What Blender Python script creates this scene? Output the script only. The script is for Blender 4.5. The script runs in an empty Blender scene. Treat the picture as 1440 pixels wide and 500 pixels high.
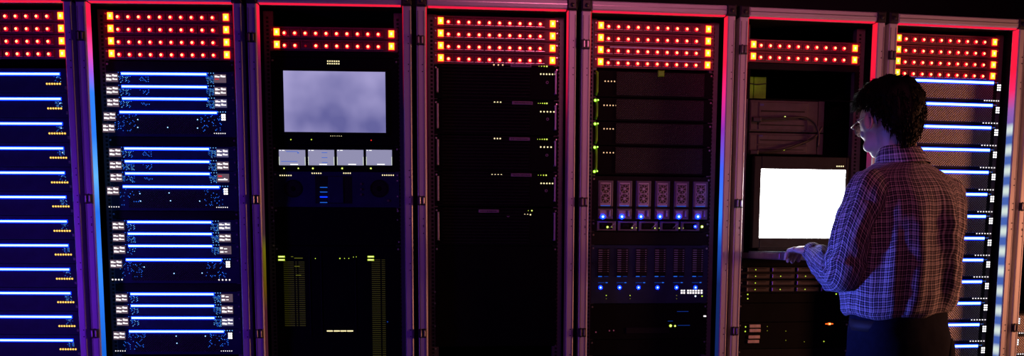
import bpy, math, random
from mathutils import Vector, Matrix, noise
random.seed(7)
C = bpy.context.scene.collection
scene = bpy.context.scene
PI = math.pi

# ------------------------------------------------------------------ camera model
CAMH = 1.2
CAM = dict(f=1199.8, cy=469.1, p=.1035, r=-.0035, D=3.1703)
RK = [[-2.2130,.0495,-.0004],[-1.5971,.05,.0242],[-.9774,.0646,.0504],[-.3588,.0985,.0845],
      [.2601,.1525,.1129],[.8769,.2298,.1356],[1.4932,.3188,.1478],[2.1062,.4131,.1592]]
RW = 0.6            # rack width
FP = 0.08           # faceplates sit this far behind the front of the posts

def ray(px, py):
    a = (px-720)/CAM['f']; b = (CAM['cy']-py)/CAM['f']
    cr, sr = math.cos(CAM['r']), math.sin(CAM['r'])
    U = a*cr+b*sr; V = -a*sr+b*cr
    c, s = math.cos(CAM['p']), math.sin(CAM['p'])
    return U, c+V*s, -s+V*c

def M(k, px, py, w=FP):
    """measurement helper: where a spot of the photograph lies on rack k's front plane"""
    x0, y0, t = RK[k]; nx, ny = -math.sin(t), math.cos(t); ex, ey = math.cos(t), math.sin(t)
    ox, oy = x0+nx*w, y0+ny*w+CAM['D']
    dx, dy, dz = ray(px, py)
    s = (ox*nx+oy*ny)/(dx*nx+dy*ny)
    return (dx*s-ox)*ex+(dy*s-oy)*ey, dz*s+CAMH

def W(px, py, y):
    dx, dy, dz = ray(px, py); s = (y+CAM['D'])/dy
    return Vector((dx*s, y, dz*s+CAMH))

# ------------------------------------------------------------------ materials
MAT = {}
def nodes(name):
    m = bpy.data.materials.new(name); m.use_nodes = True
    nt = m.node_tree; nt.nodes.clear()
    out = nt.nodes.new('ShaderNodeOutputMaterial')
    MAT[name] = m
    return m, nt, out
def N(nt, t, **kw):
    n = nt.nodes.new(t)
    for k, v in kw.items(): setattr(n, k, v)
    return n
def math_(nt, op, a, b=None):
    n = N(nt, 'ShaderNodeMath', operation=op)
    for i, v in enumerate((a, b)):
        if v is None: continue
        if isinstance(v, (int, float)): n.inputs[i].default_value = v
        else: nt.links.new(v, n.inputs[i])
    return n.outputs[0]
def surf(name, col, rough=.5, metal=0., var=.25, scale=40., bump=0., spec=.5):
    m, nt, out = nodes(name)
    b = N(nt, 'ShaderNodeBsdfPrincipled'); nt.links.new(b.outputs[0], out.inputs[0])
    b.inputs['Roughness'].default_value = rough; b.inputs['Metallic'].default_value = metal
    b.inputs['Specular IOR Level'].default_value = spec
    tc = N(nt, 'ShaderNodeTexCoord'); no = N(nt, 'ShaderNodeTexNoise'); no.inputs['Scale'].default_value = scale
    no.inputs['Detail'].default_value = 3
    nt.links.new(tc.outputs['Object'], no.inputs['Vector'])
    r = N(nt, 'ShaderNodeValToRGB'); nt.links.new(no.outputs[0], r.inputs[0])
    lo = [c*(1-var) for c in col]; hi = [min(1, c*(1+var)) for c in col]
    r.color_ramp.elements[0].position = .3; r.color_ramp.elements[1].position = .7
    r.color_ramp.elements[0].color = (*lo, 1); r.color_ramp.elements[1].color = (*hi, 1)
    nt.links.new(r.outputs[0], b.inputs['Base Color'])
    if bump:
        bp = N(nt, 'ShaderNodeBump'); bp.inputs['Strength'].default_value = bump; bp.inputs['Distance'].default_value = .002
        nt.links.new(no.outputs[0], bp.inputs['Height']); nt.links.new(bp.outputs[0], b.inputs['Normal'])
    return m
def glow(name, col, strength=1., tiny=True):
    m, nt, out = nodes(name)
    e = N(nt, 'ShaderNodeEmission'); e.inputs[0].default_value = (*col, 1); e.inputs[1].default_value = strength
    nt.links.new(e.outputs[0], out.inputs[0])
    if tiny: m.cycles.emission_sampling = 'NONE'
    return m

surf('post_metal', (.60,.585,.61), .42, .15, .06, 6)
surf('groove_metal', (.25,.24,.27), .5, .3, .1, 12)
surf('black_hole', (.004,.004,.004), .9)
surf('dark_cap', (.02,.018,.022), .45, 0, .3, 60, .2)
surf('carcass', (.008,.008,.009), .7, 0, .2, 10, 0, .1)
surf('rail_steel', (.10,.095,.105), .45, .3, .15, 30)
surf('steel', (.5,.48,.5), .3, .8, .1, 60)
surf('face_black', (.0035,.0035,.0045), .6, 0, .2, 30, 0, .06)
surf('face_dark', (.009,.009,.012), .55, 0, .2, 30, 0, .1)
surf('face_blue_lit', (.022,.035,.085), .5, 0, .15, 20, 0, .1)  # dark faces with the blue glow of the bars put into the colour
surf('lamp_panel', (.20,.035,.06), .5, 0, .35, 300, .3)  # red glow of the lamps put into the panel colour
surf('lamp_bay', (.20,.035,.06), .45, 0, .4, 400, .4, .2)  # same red lamp glow carried in the bay colour
surf('silver_plate', (.42,.42,.62), .45, .3, .1, 50)  # silver with the blue light on the modules tinted in
surf('tag_grey', (.30,.25,.31), .55, 0, .1, 50)
surf('fan_grey', (.13,.13,.21), .45, .2, .12, 60)  # grey with the same blue light tinted in
surf('cable_black', (.012,.012,.014), .5)
surf('green_plastic', (.16,.60,.01), .5, 0, .3, 20)
surf('room_floor', (.06,.06,.07), .45, 0, .2, 8, .1)
surf('room_wall', (.03,.028,.032), .8, 0, .2, 4, .1)
surf('room_ceiling', (.03,.03,.032), .85, 0, .2, 6, .1)
surf('skin', (.50,.33,.26), .5, 0, .06, 30, .15)
surf('hair_black', (.003,.0028,.003), .55, 0, .3, 90, 0, .08)
surf('trousers_navy', (.008,.010,.020), .9, 0, .2, 60, .2, .05)
surf('shoe_black', (.02,.018,.018), .3)
surf('leather', (.008,.006,.005), .7, 0, .2, 40, .3)
surf('wire', (.12,.11,.11), .3, .8)
surf('eye_white', (.7,.68,.66), .2)
surf('eye_dark', (.02,.015,.01), .15)
surf('lip', (.45,.22,.19), .5)
surf('fan_panel', (.06,.05,.06), .5, .1, .15, 40); surf('blue_plate', (.05,.06,.25), .5)
surf('bezel_grey', (.018,.017,.018), .55, 0, .15, 40, 0, .15)
surf('drawer_grey', (.20,.19,.21), .35, .3, .1, 40)
surf('key_grey', (.16,.15,.17), .5)
surf('plate_pink', (.62,.50,.52), .5)

glow('red_ring', (1,.003,.010), 5, False)
glow('red_core', (1,.60,.20), 2.6)
glow('red_dim', (.5,.005,.015), .5)
glow('square_core', (1,.66,.03), 1.5)
glow('square_hot', (1,.95,.45), 1.8)
glow('square_edge', (1,.012,.010), 4, False)
glow('bar_core', (.20,.42,1), 5.0, False)
glow('bar_halo', (.002,.022,1), 5, False)
glow('amber', (1,.50,.06), 1.2)
glow('amber_hot', (1,.78,.2), 1.5)
glow('yellow_white', (1,.85,.45), 1.2)
glow('orange_white', (1,.60,.32), 1.1)
glow('yellow_green', (.62,.85,.06), 1.1)
glow('yellow_dim', (.35,.36,.03), .45)
glow('green_hot', (.42,1,.03), 1.3)
glow('white_hot', (1,.97,1), 1.6)
glow('tag_white', (1,.93,.95), 1.2)
glow('tag_back', (.16,.105,.15), .75)
glow('tag_back_blue', (.12,.11,.24), .75)
glow('tag_red', (1,.03,.06), .8)
glow('blue_led', (.001,.011,1), 18, False)
glow('blue_hot', (.7,.85,1), 1.8)
glow('blue_dim', (.01,.055,.4), .5)
glow('blue_mid', (.02,.16,.95), .8)
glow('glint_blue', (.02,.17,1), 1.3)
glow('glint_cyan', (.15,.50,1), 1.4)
glow('red_small', (1,.03,.02), .9)
glow('pink_dim', (.25,.05,.10), .5)
glow('orange_flare', (1,.12,.01), 1.6)
glow('orange_core', (1,.7,.25), 2.)
glow('screen_white', (1,1,1), 17, False)
glow('small_screen', (.30,.29,.46), .95, False)
glow('screen_edge', (.9,1,.8), .9)
glow('screen_blue', (.03,.14,.7), .9)
glow('task_white', (1,1,1), 1.1)
glow('old_green', (.10,.16,.01), .2)

def mesh_front(name, col, hole, per):
    """perforated sheet: diagonal lattice of small dark holes"""
    m, nt, out = nodes(name)
    b = N(nt, 'ShaderNodeBsdfPrincipled'); nt.links.new(b.outputs[0], out.inputs[0])
    b.inputs['Roughness'].default_value = .45; b.inputs['Metallic'].default_value = .25
    tc = N(nt, 'ShaderNodeTexCoord'); sp = N(nt, 'ShaderNodeSeparateXYZ'); nt.links.new(tc.outputs['Object'], sp.inputs[0])
    w = PI/per
    a = math_(nt, 'SINE', math_(nt, 'MULTIPLY', math_(nt, 'ADD', sp.outputs[0], sp.outputs[2]), w))
    c = math_(nt, 'SINE', math_(nt, 'MULTIPLY', math_(nt, 'SUBTRACT', sp.outputs[0], sp.outputs[2]), w))
    pr = math_(nt, 'ABSOLUTE', math_(nt, 'MULTIPLY', a, c))
    r = N(nt, 'ShaderNodeValToRGB'); nt.links.new(pr, r.inputs[0])
    r.color_ramp.elements[0].position = .28; r.color_ramp.elements[0].color = (*col, 1)
    r.color_ramp.elements[1].position = .42; r.color_ramp.elements[1].color = (*hole, 1)
    nt.links.new(r.outputs[0], b.inputs['Base Color'])
    bp = N(nt, 'ShaderNodeBump'); bp.inputs['Strength'].default_value = .6; bp.inputs['Distance'].default_value = .002; bp.invert = True
    nt.links.new(pr, bp.inputs['Height']); nt.links.new(bp.outputs[0], b.inputs['Normal'])
mesh_front('mesh_bronze', (.27,.235,.22), (.02,.02,.02), .0105)
mesh_front('mesh_dark', (.010,.011,.016), (.003,.003,.005), .009)

def ramp_strip(name, stops, strength=1., axis=2, beads=None):
    """light strip whose colour runs along its length; stops are (local position, colour)"""
    m, nt, out = nodes(name)
    tc = N(nt, 'ShaderNodeTexCoord'); sp = N(nt, 'ShaderNodeSeparateXYZ'); nt.links.new(tc.outputs['Object'], sp.inputs[0])
    stops = sorted(stops); lo, hi = stops[0][0], stops[-1][0]
    v = math_(nt, 'DIVIDE', math_(nt, 'SUBTRACT', sp.outputs[axis], lo), hi-lo)
    r = N(nt, 'ShaderNodeValToRGB'); nt.links.new(v, r.inputs[0]); el = r.color_ramp.elements
    while len(el) < len(stops): el.new(.5)
    for e, (p, c) in zip(el, stops): e.position = (p-lo)/(hi-lo); e.color = (*c, 1)
    col = r.outputs[0]
    s = strength
    e = N(nt, 'ShaderNodeEmission'); nt.links.new(col, e.inputs[0])
    if beads:   # diodes spaced along the strip
        per, bcol, ztop = beads
        w = math_(nt, 'SINE', math_(nt, 'MULTIPLY', sp.outputs[axis], 2*PI/per))
        w = math_(nt, 'MULTIPLY', math_(nt, 'GREATER_THAN', ztop, sp.outputs[axis]), math_(nt, 'MULTIPLY', math_(nt, 'ADD', w, .6), .62))
        mx = N(nt, 'ShaderNodeMixRGB'); mx.use_clamp = True
        cl = N(nt, 'ShaderNodeClamp'); nt.links.new(w, cl.inputs[0])
        nt.links.new(cl.outputs[0], mx.inputs[0]); nt.links.new(col, mx.inputs[1]); mx.inputs[2].default_value = (*bcol, 1)
        nt.links.new(mx.outputs[0], e.inputs[0])
    e.inputs[1].default_value = s
    nt.links.new(e.outputs[0], out.inputs[0])
    return m

# the big monitor: soft cloudy picture
def cloud_screen():
    m, nt, out = nodes('cloud_screen')
    tc = N(nt, 'ShaderNodeTexCoord'); no = N(nt, 'ShaderNodeTexNoise'); no.inputs['Scale'].default_value = 4.6; no.inputs['Detail'].default_value = 2.5
    mp = N(nt, 'ShaderNodeMapping'); mp.inputs['Location'].default_value = (.33, 0, .42)
    nt.links.new(tc.outputs['Object'], mp.inputs[0]); nt.links.new(mp.outputs[0], no.inputs['Vector'])
    r = N(nt, 'ShaderNodeValToRGB'); nt.links.new(no.outputs[0], r.inputs[0])
    r.color_ramp.elements[0].position = .33; r.color_ramp.elements[0].color = (.13,.125,.34, 1)
    r.color_ramp.elements[1].position = .72; r.color_ramp.elements[1].color = (.42,.38,.68, 1)
    e = N(nt, 'ShaderNodeEmission'); e.inputs[1].default_value = 1.0
    nt.links.new(r.outputs[0], e.inputs[0]); nt.links.new(e.outputs[0], out.inputs[0])
cloud_screen()

# plaid shirt, pattern runs along the cloth (UV in metres)
def plaid():
    m, nt, out = nodes('plaid_cotton')
    b = N(nt, 'ShaderNodeBsdfPrincipled'); nt.links.new(b.outputs[0], out.inputs[0])
    b.inputs['Roughness'].default_value = .85; b.inputs['Specular IOR Level'].default_value = .15
    b.inputs['Sheen Weight'].default_value = .15
    uv = N(nt, 'ShaderNodeUVMap'); sp = N(nt, 'ShaderNodeSeparateXYZ'); nt.links.new(uv.outputs[0], sp.inputs[0])
    def line(src, per, width, off=0.):
        f = math_(nt, 'FRACT', math_(nt, 'ADD', math_(nt, 'DIVIDE', src, per), off))
        return math_(nt, 'GREATER_THAN', width, f)
    tot = None
    for s in (0, 1):
        src = sp.outputs[s]
        for per, wd, off, wt in ((.0150, .20, 0, .42), (.0150, .16, .5, .18), (.045, .12, .25, .20)):
            l = math_(nt, 'MULTIPLY', line(src, per, wd, off), wt)
            tot = l if tot is None else math_(nt, 'ADD', tot, l)
    r = N(nt, 'ShaderNodeValToRGB'); nt.links.new(tot, r.inputs[0])
    el = r.color_ramp.elements
    el[0].position = 0; el[0].color = (.012,.011,.028, 1)
    el[1].position = .9; el[1].color = (.72,.64,.64, 1)
    e2 = el.new(.35); e2.color = (.18,.155,.19, 1)
    nt.links.new(r.outputs[0], b.inputs['Base Color'])
    tc = N(nt, 'ShaderNodeTexCoord'); no = N(nt, 'ShaderNodeTexNoise'); no.inputs['Scale'].default_value = 16; no.inputs['Detail'].default_value = 3
    nt.links.new(tc.outputs['Object'], no.inputs['Vector'])
    bp = N(nt, 'ShaderNodeBump'); bp.inputs['Strength'].default_value = .35; bp.inputs['Distance'].default_value = .01
    nt.links.new(no.outputs[0], bp.inputs['Height']); nt.links.new(bp.outputs[0], b.inputs['Normal'])
plaid()
def lens():
    m, nt, out = nodes('lens_glass')
    g = N(nt, 'ShaderNodeBsdfGlossy'); g.inputs['Roughness'].default_value = .05
    t = N(nt, 'ShaderNodeBsdfTransparent'); mx = N(nt, 'ShaderNodeMixShader'); mx.inputs[0].default_value = .12
    nt.links.new(t.outputs[0], mx.inputs[1]); nt.links.new(g.outputs[0], mx.inputs[2]); nt.links.new(mx.outputs[0], out.inputs[0])
lens()

# ------------------------------------------------------------------ mesh builder
class MB:
    def __init__(s): s.v = []; s.f = []; s.m = []; s.mats = []; s.uv = {}
    def mi(s, mat):
        if mat not in s.mats: s.mats.append(mat)
        return s.mats.index(mat)
    def add(s, vs, fs, mat):
        o = len(s.v); i = s.mi(mat); s.v += [tuple(v) for v in vs]
        for f in fs: s.f.append(tuple(o+a for a in f)); s.m.append(i)
        return s
    def box(s, x0, x1, y0, y1, z0, z1, mat, c=0.):
        if c <= 0:
            vs = [(x, y, z) for x in (x0, x1) for y in (y0, y1) for z in (z0, z1)]
            fs = [(0,1,3,2),(4,6,7,5),(0,4,5,1),(2,3,7,6),(0,2,6,4),(1,5,7,3)]
            return s.add(vs, fs, mat)
        # front (y0) chamfered box
        c = min(c, (x1-x0)*.45, (z1-z0)*.45, (y1-y0)*.9)
        vs = [(x0,y1,z0),(x1,y1,z0),(x1,y1,z1),(x0,y1,z1),(x0,y0+c,z0),(x1,y0+c,z0),(x1,y0+c,z1),(x0,y0+c,z1),
              (x0+c,y0,z0+c),(x1-c,y0,z0+c),(x1-c,y0,z1-c),(x0+c,y0,z1-c)]
        fs = [(0,3,2,1),(0,1,5,4),(1,2,6,5),(2,3,7,6),(3,0,4,7),(4,5,9,8),(5,6,10,9),(6,7,11,10),(7,4,8,11),(8,9,10,11)]
        return s.add(vs, fs, mat)
    def disc(s, x, y, z, r, mat, n=12, depth=.002, r2=None):
        """short cylinder whose axis is y, front at y-depth"""
        r2 = r if r2 is None else r2
        vs = []
        for k in range(n):
            a = 2*PI*k/n; vs.append((x+r*math.cos(a), y, z+r*math.sin(a)))
        for k in range(n):
            a = 2*PI*k/n; vs.append((x+r2*math.cos(a), y-depth, z+r2*math.sin(a)))
        fs = [(k, (k+1)%n, n+(k+1)%n, n+k) for k in range(n)]+[tuple(range(n, 2*n)), tuple(range(n-1, -1, -1))]
        return s.add(vs, fs, mat)
    def ring(s, x, y, z, ri, ro, mat, n=20, depth=.002):
        vs = []
        for k in range(n):
            a = 2*PI*k/n; c_, s_ = math.cos(a), math.sin(a)
            vs += [(x+ri*c_, y, z+ri*s_), (x+ro*c_, y, z+ro*s_), (x+ro*c_, y-depth, z+ro*s_), (x+ri*c_, y-depth, z+ri*s_)]
        fs = []
        for k in range(n):
            a, b = 4*k, 4*((k+1) % n)
            for j in range(4): fs.append((a+j, a+(j+1) % 4, b+(j+1) % 4, b+j))
        return s.add(vs, fs, mat)
    def tube(s, pts, rad, mat, n=8):
        pts = [Vector(p) for p in pts]
        if isinstance(rad, (int, float)): rad = [rad]*len(pts)
        vs = []; up = None
        for i, p in enumerate(pts):
            d = (pts[min(i+1, len(pts)-1)]-pts[max(i-1, 0)]).normalized()
            if up is None:
                up = d.orthogonal().normalized()
            up = (up-d*up.dot(d)).normalized(); q = d.cross(up)
            for k in range(n):
                a = 2*PI*k/n; vs.append(p+(up*math.cos(a)+q*math.sin(a))*rad[i])
        fs = []
        for i in range(len(pts)-1):
            for k in range(n):
                fs.append((i*n+k, i*n+(k+1) % n, (i+1)*n+(k+1) % n, (i+1)*n+k))
        fs += [tuple(range(n-1, -1, -1)), tuple(range((len(pts)-1)*n, len(pts)*n))]
        return s.add(vs, fs, mat)
    def ball(s, c, r, mat, nu=16, nv=10, rot=None):
        r = (r, r, r) if isinstance(r, (int, float)) else r
        vs = []
        for j in range(nv+1):
            t = PI*j/nv
            for i in range(nu):
                a = 2*PI*i/nu
                p = Vector((r[0]*math.sin(t)*math.cos(a), r[1]*math.sin(t)*math.sin(a), r[2]*math.cos(t)))
                if rot: p = rot @ p
                vs.append(p+Vector(c))
        fs = [(j*nu+i, (j+1)*nu+i, (j+1)*nu+(i+1) % nu, j*nu+(i+1) % nu) for j in range(nv) for i in range(nu)]
        return s.add(vs, fs, mat)
    def mesh(s, name, smooth=False):
        me = bpy.data.meshes.new(name); me.from_pydata(s.v, [], s.f)
        for m in s.mats: me.materials.append(MAT[m])
        me.polygons.foreach_set('material_index', s.m)
        if smooth: me.polygons.foreach_set('use_smooth', [True]*len(s.f))
        me.validate(); me.update()
        return me

def obj(name, me, parent=None, loc=(0,0,0), label=None):
    o = bpy.data.objects.new(name, me); C.objects.link(o)
    if parent: o.parent = parent
    o.location = loc
    if label: o['label'] = label
    return o
def tag(o, label, cat, group=None, kind=None):
    o['label'] = label; o['category'] = cat
    if group: o['group'] = group
    if kind: o['kind'] = kind
    return o
def struct(name, mb):
    o = obj(name, mb.mesh(name)); o['kind'] = 'structure'; return o

# ------------------------------------------------------------------ the room
struct('floor', MB().box(-4.6, 4.6, -5.2, 2.4, -.1, 0, 'room_floor'))
struct('ceiling', MB().box(-4.6, 4.6, -5.2, 2.4, 2.95, 3.05, 'room_ceiling'))
struct('wall_back', MB().box(-4.6, 4.6, 2.4, 2.5, -.1, 3.05, 'room_wall'))
struct('wall_front', MB().box(-4.6, 4.6, -5.3, -5.2, -.1, 3.05, 'room_wall'))
struct('wall_left', MB().box(-4.7, -4.6, -5.3, 2.5, -.1, 3.05, 'room_wall'))
struct('wall_right', MB().box(4.6, 4.7, -5.3, 2.5, -.1, 3.05, 'room_wall'))

# ------------------------------------------------------------------ racks
RN = ['the leftmost rack', 'the second rack from left', "the grey monitor's rack", 'the dark middle rack',
      'the small-fans rack', 'the rack facing the man', 'the rack right of the man', 'the rightmost rack']
RL = ['black server rack at the left edge, only its right half in view',
      'server rack with a bright blue strip down its left post, second from left',
      'server rack holding the grey-blue monitor and four small screens',
      'mostly dark server rack between the monitor rack and the small-fans rack',
      'server rack with green lights on its left rail and twelve small fans',
      'server rack with the white screen that the man works at',
      'server rack with bronze mesh servers behind the man, right',
      'server rack cut off by the right edge of the photo']
ZT = 2.083      # underside of the top rail
ZTOP = 2.118
LPW, RPW, PD = .034, .029, .042      # post widths, post depth

def post_mesh(w, holes, side):
    b = MB()
    b.box(0, w, 0, PD, .06, ZT-.004, 'post_metal', .003)
    b.box(.003 if side == 'L' else w-.007, .007 if side == 'L' else w-.003, -.0006, .001, .08, ZT-.02, 'groove_metal')
    if side == 'L': b.box(w-.009, w-.006, -.0008, .001, .08, ZT-.02, 'groove_metal')
    for z in holes: b.disc(w*.62, -.0002, z, .0022, 'black_hole', 8, .0008)
    return b.mesh('post')
HZ = [M(3, 597, 57, 0)[1], M(3, 597, 282, 0)[1], M(3, 597, 468, 0)[1], .62, .2]
def pairs(zs): return [z+d for z in zs for d in (-.0125, .0125)]
rp_me = post_mesh(RPW, pairs(HZ)+pairs([HZ[0]-.10, HZ[1]+.10, HZ[1]-.08, HZ[1]-.25, HZ[2]-.1]), 'R')
lp_me = post_mesh(LPW, pairs([HZ[0]-.10, HZ[1]-.08, HZ[1]-.11]), 'L')
def mrail():
    b = MB(); b.box(0, .036, 0, .03, .1, ZT-.01, 'rail_steel')
    z = .12; i = 0
    while z < ZT-.03:
        b.box(.010, .019, -.0006, .001, z, z+.0085, 'black_hole'); z += .0148
    return b.mesh('mounting_rail')
mrail_me = mrail()
def latch():
    b = MB(); b.box(-.016, .016, -.007, 0, -.017, .017, 'dark_cap', .002)
    b.tube([(-.006,-.008,.019),(-.006,-.008,-.019)], .0022, 'dark_cap', 6)
    return b.mesh('latch')
latch_me = latch()
tab_me = MB().box(-.003, .003, -.0125, -.007, -.012, .012, 'steel', .001).mesh('latch_tab')
def cap():
    b = MB(); b.box(0, .04, -.004, .05, 0, .042, 'dark_cap', .006); b.ball((.02,-.004,.018), .008, 'dark_cap', 10, 6)
    return b.mesh('corner_cap')
cap_me = cap()
screw_me = MB().disc(0, 0, 0, .0042, 'steel', 10, .003, .0028).mesh('screw')

RED = (1,.012,.045); DRED = (.30,.004,.012)
def Zp(k, px, py): return M(k, px, py, .02)[1]
STRIP = {
 (1,'L'): ([(.1,(.008,.10,.55)),(.80,(.008,.12,.65)),(1.10,(.03,.24,1)),(1.32,(.02,.16,.8)),(1.45,(.12,.45,1)),(1.60,(.025,.20,.9)),(1.76,(.03,.22,1)),(1.83,(.35,.10,.8)),(1.92,(1,.06,.35)),(2.0,(1,.01,.08)),(2.08,(1,.012,.06))], 1.1, None),
 (2,'L'): ([(.1,(.03,.008,.02)),(.95,(.06,.012,.02)),(1.02,(.10,.05,.004)),(1.12,(.12,.09,.004)),(1.18,(.14,.12,.005)),(1.24,(.05,.02,.03)),(1.85,(.10,.01,.06)),(1.93,(.35,.008,.05)),(1.99,(1,.012,.05)),(2.08,(1,.014,.06))], 1.0, None),
 (3,'L'): ([(.1,(.04,.012,.01)),(1.3,(.07,.018,.02)),(1.6,(.09,.008,.04)),(1.85,(.22,.006,.05)),(1.98,(.7,.008,.04)),(2.08,(1,.012,.05))], .9, None),
 (3,'R'): ([(.1,(.01,.003,.02)),(1.5,(.02,.004,.03)),(1.68,(.10,.004,.03)),(1.85,(.6,.006,.05)),(2.0,(1,.012,.05)),(2.08,(1,.012,.05))], 1.0, None),
 (4,'R'): ([(.1,(.004,.008,.05)),(1.05,(.006,.02,.12)),(1.20,(.01,.07,.4)),(1.32,(.03,.22,1)),(1.5,(.05,.12,.9)),(1.65,(.25,.03,.45)),(1.80,(.9,.02,.2)),(1.9,(1,.012,.06)),(2.08,(1,.012,.04))], 1.1, None),
 (5,'R'): ([(.1,(.05,.02,.03)),(1.5,(.10,.02,.08)),(1.75,(.5,.008,.06)),(1.9,(1,.012,.05)),(2.08,(1,.014,.04))], 1.0, None),
 (6,'R'): ([(.1,(.05,.10,.38)),(1.65,(.06,.12,.42)),(1.76,(.30,.10,.4)),(1.84,(.9,.02,.12)),(1.92,(1,.012,.05)),(2.08,(1,.012,.05))], 1.1, (.083,(.62,.72,.66),1.72)),
}
DEFS = ([(.1,(.003,.004,.02)),(1.7,(.01,.004,.03)),(1.9,(.25,.004,.02)),(2.08,(.8,.01,.03))], .8, None)

for k in range(8):
    x0, y0, t = RK[k]
    root = bpy.data.objects.new('server_rack', None); C.objects.link(root)
    root.location = (x0, y0, 0); root.rotation_euler = (0, 0, t)
    tag(root, RL[k], 'server rack', 'row of server racks')
    if k: obj('post', lp_me, root, (0,0,0))
    else: obj('post', lp_me, root, (0,0,0))
    obj('post', rp_me, root, (RW-RPW, 0, 0))
    b = MB(); b.box(LPW+.004, RW-RPW-.004, .0, PD, ZT, ZTOP, 'post_metal', .004)
    b.box(LPW+.006, RW-RPW-.006, -.0008, .001, ZT+.016, ZT+.019, 'steel')
    obj('top_rail', b.mesh('top_rail'), root)
    obj('bottom_rail', MB().box(LPW+.001, RW-RPW-.001, 0, PD, .06, .10, 'post_metal', .004).mesh('bottom_rail'), root)
    obj('corner_cap', cap_me, root, (-.003, 0, ZT-.003)); obj('corner_cap', cap_me, root, (RW-.037, 0, ZT-.003))
    for s, u in (('L', .034), ('R', RW-.030-.036)):
        r = obj('mounting_rail', mrail_me, root, (.040 if s == 'L' else .529, .0835, 0))
    b = MB(); b.box(.004, .016, PD+.002, .62, .06, ZT, 'carcass'); obj('side_panel', b.mesh('side_panel'), root)
    obj('side_panel', bpy.data.meshes['side_panel'] if k else b.mesh('side_panel'), root, (RW-.02, 0, 0))
    obj('back_panel', MB().box(.017, RW-.017, .93, .62, .06, ZT, 'carcass').mesh('back_panel'), root)
    obj('roof_panel', MB().box(.002, RW-.002, PD+.003, .62, ZT+.001, ZTOP-.004, 'carcass').mesh('roof_panel'), root)
    obj('plinth', MB().box(.01, RW-.01, .02, .62, 0, .058, 'carcass').mesh('plinth'), root)
    for s in 'LR':
        st = STRIP.get((k, s), DEFS)
        mname = 'strip_%d%s' % (k, s) if (k, s) in STRIP else 'strip_default'
        if mname not in MAT: ramp_strip(mname, st[0], st[1], 2, st[2])
        x = LPW+.0005 if s == 'L' else RW-RPW-.0035
        b = MB(); b.box(x, x+.003, .006, PD-.006, .1, ZT-.004, mname)
        o = obj('light_strip', b.mesh('light_strip'), root)
        if (k, s) == (1, 'L'): o['label'] = 'strip glowing red above and blue below'
        if (k, s) == (6, 'R'): o['label'] = 'strip with white and blue diodes'
    if 'strip_top' not in MAT: ramp_strip('strip_top', [(0,(1,.010,.06)),(.3,(1,.012,.055)),(.6,(1,.014,.05))], 1.0, 0)
    obj('light_strip', MB().box(LPW+.01, RW-RPW-.01, .006, .020, ZT-.004, ZT-.0005, 'strip_top').mesh('top_light_strip'), root, label='red strip under the top rail')
    for z in HZ:
        l = obj('latch', latch_me, root, (.014 if k else .014, 0, z))
        obj('latch_tab', tab_me, l, (-.006, 0, 0)); obj('latch_tab', tab_me, l, (.008, 0, 0))

# ------------------------------------------------------------------ rack units
UC = .304          # centre of the 19 inch opening
class Unit:
    def __init__(s, k, name, label, cat, group, z0, z1):
        s.k = k; s.z0 = z0; s.z1 = z1
        x0, y0, t = RK[k]
        o = bpy.data.objects.new(name, None); C.objects.link(o)
        o.location = (x0+UC*math.cos(t)-FP*math.sin(t), y0+UC*math.sin(t)+FP*math.cos(t), z0)
        o.rotation_euler = (0, 0, t); s.o = o
        tag(o, label, cat, group)
    def part(s, name, me, u=UC, z=None, w=0., parent=None, label=None):
        z = s.z0 if z is None else z
        if parent is None: return obj(name, me, s.o, (u-UC, w, z-s.z0), label)
        pl = parent.location
        return obj(name, me, parent, (u-UC-pl[0], w-pl[1], z-s.z0-pl[2]), label)
cache = {}
def cm(key, fn, smooth=False):
    if key not in cache: cache[key] = fn().mesh(key[0], smooth)
    return cache[key]
def face(u, mat='face_black', depth=.5, halfw=.2405, lip=.0):
    h = round(u.z1-u.z0-.0012, 4)
    def f():
        b = MB(); b.box(-halfw, halfw, 0, .003, 0, h, mat, .001); return b
    def g():
        return MB().box(-.2195, .2195, .0035, depth, .001, h-.001, 'carcass')
    u.part('faceplate', cm(('faceplate', mat, h, halfw), f))
    u.part('chassis', cm(('chassis', h, depth), g))
    for sx in (-1, 1):
        if h > .03:
            u.part('screw', screw_me, UC+sx*.2335, u.z0+h-.012, 0)
def led(r, mat, hot=None, shape='round'):
    key = ('indicator_light', r, mat, hot, shape)
    def f():
        b = MB()
        if shape == 'round':
            b.disc(0, 0, 0, r, mat, 10, .0016, r*.85)
            if hot: b.disc(0, -.0014, 0, r*.55, hot, 8, .0012)
        else:
            b.box(-r, r, -.0015, 0, -r*.9, r*.9, mat)
        return b
    return cm(key, f)
def ledrow(u, us, z, r, mat, hot=None, shape='round', label=None, dz=0.):
    me = led(r, mat, hot, shape)
    for i, x in enumerate(us): u.part('indicator_light', me, x, z+dz*i, 0, label=label)
def spread(a, b, n): return [a+(b-a)*i/(n-1) for i in range(n)]
ORD = ['topmost', 'second from the top', 'third from the top', 'fourth from the top', 'fifth from the top', 'sixth from the top',
       'seventh from the top', 'eighth from the top', 'ninth from the top', 'tenth from the top', 'eleventh from the top',
       'twelfth from the top', 'lowest in view']

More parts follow.
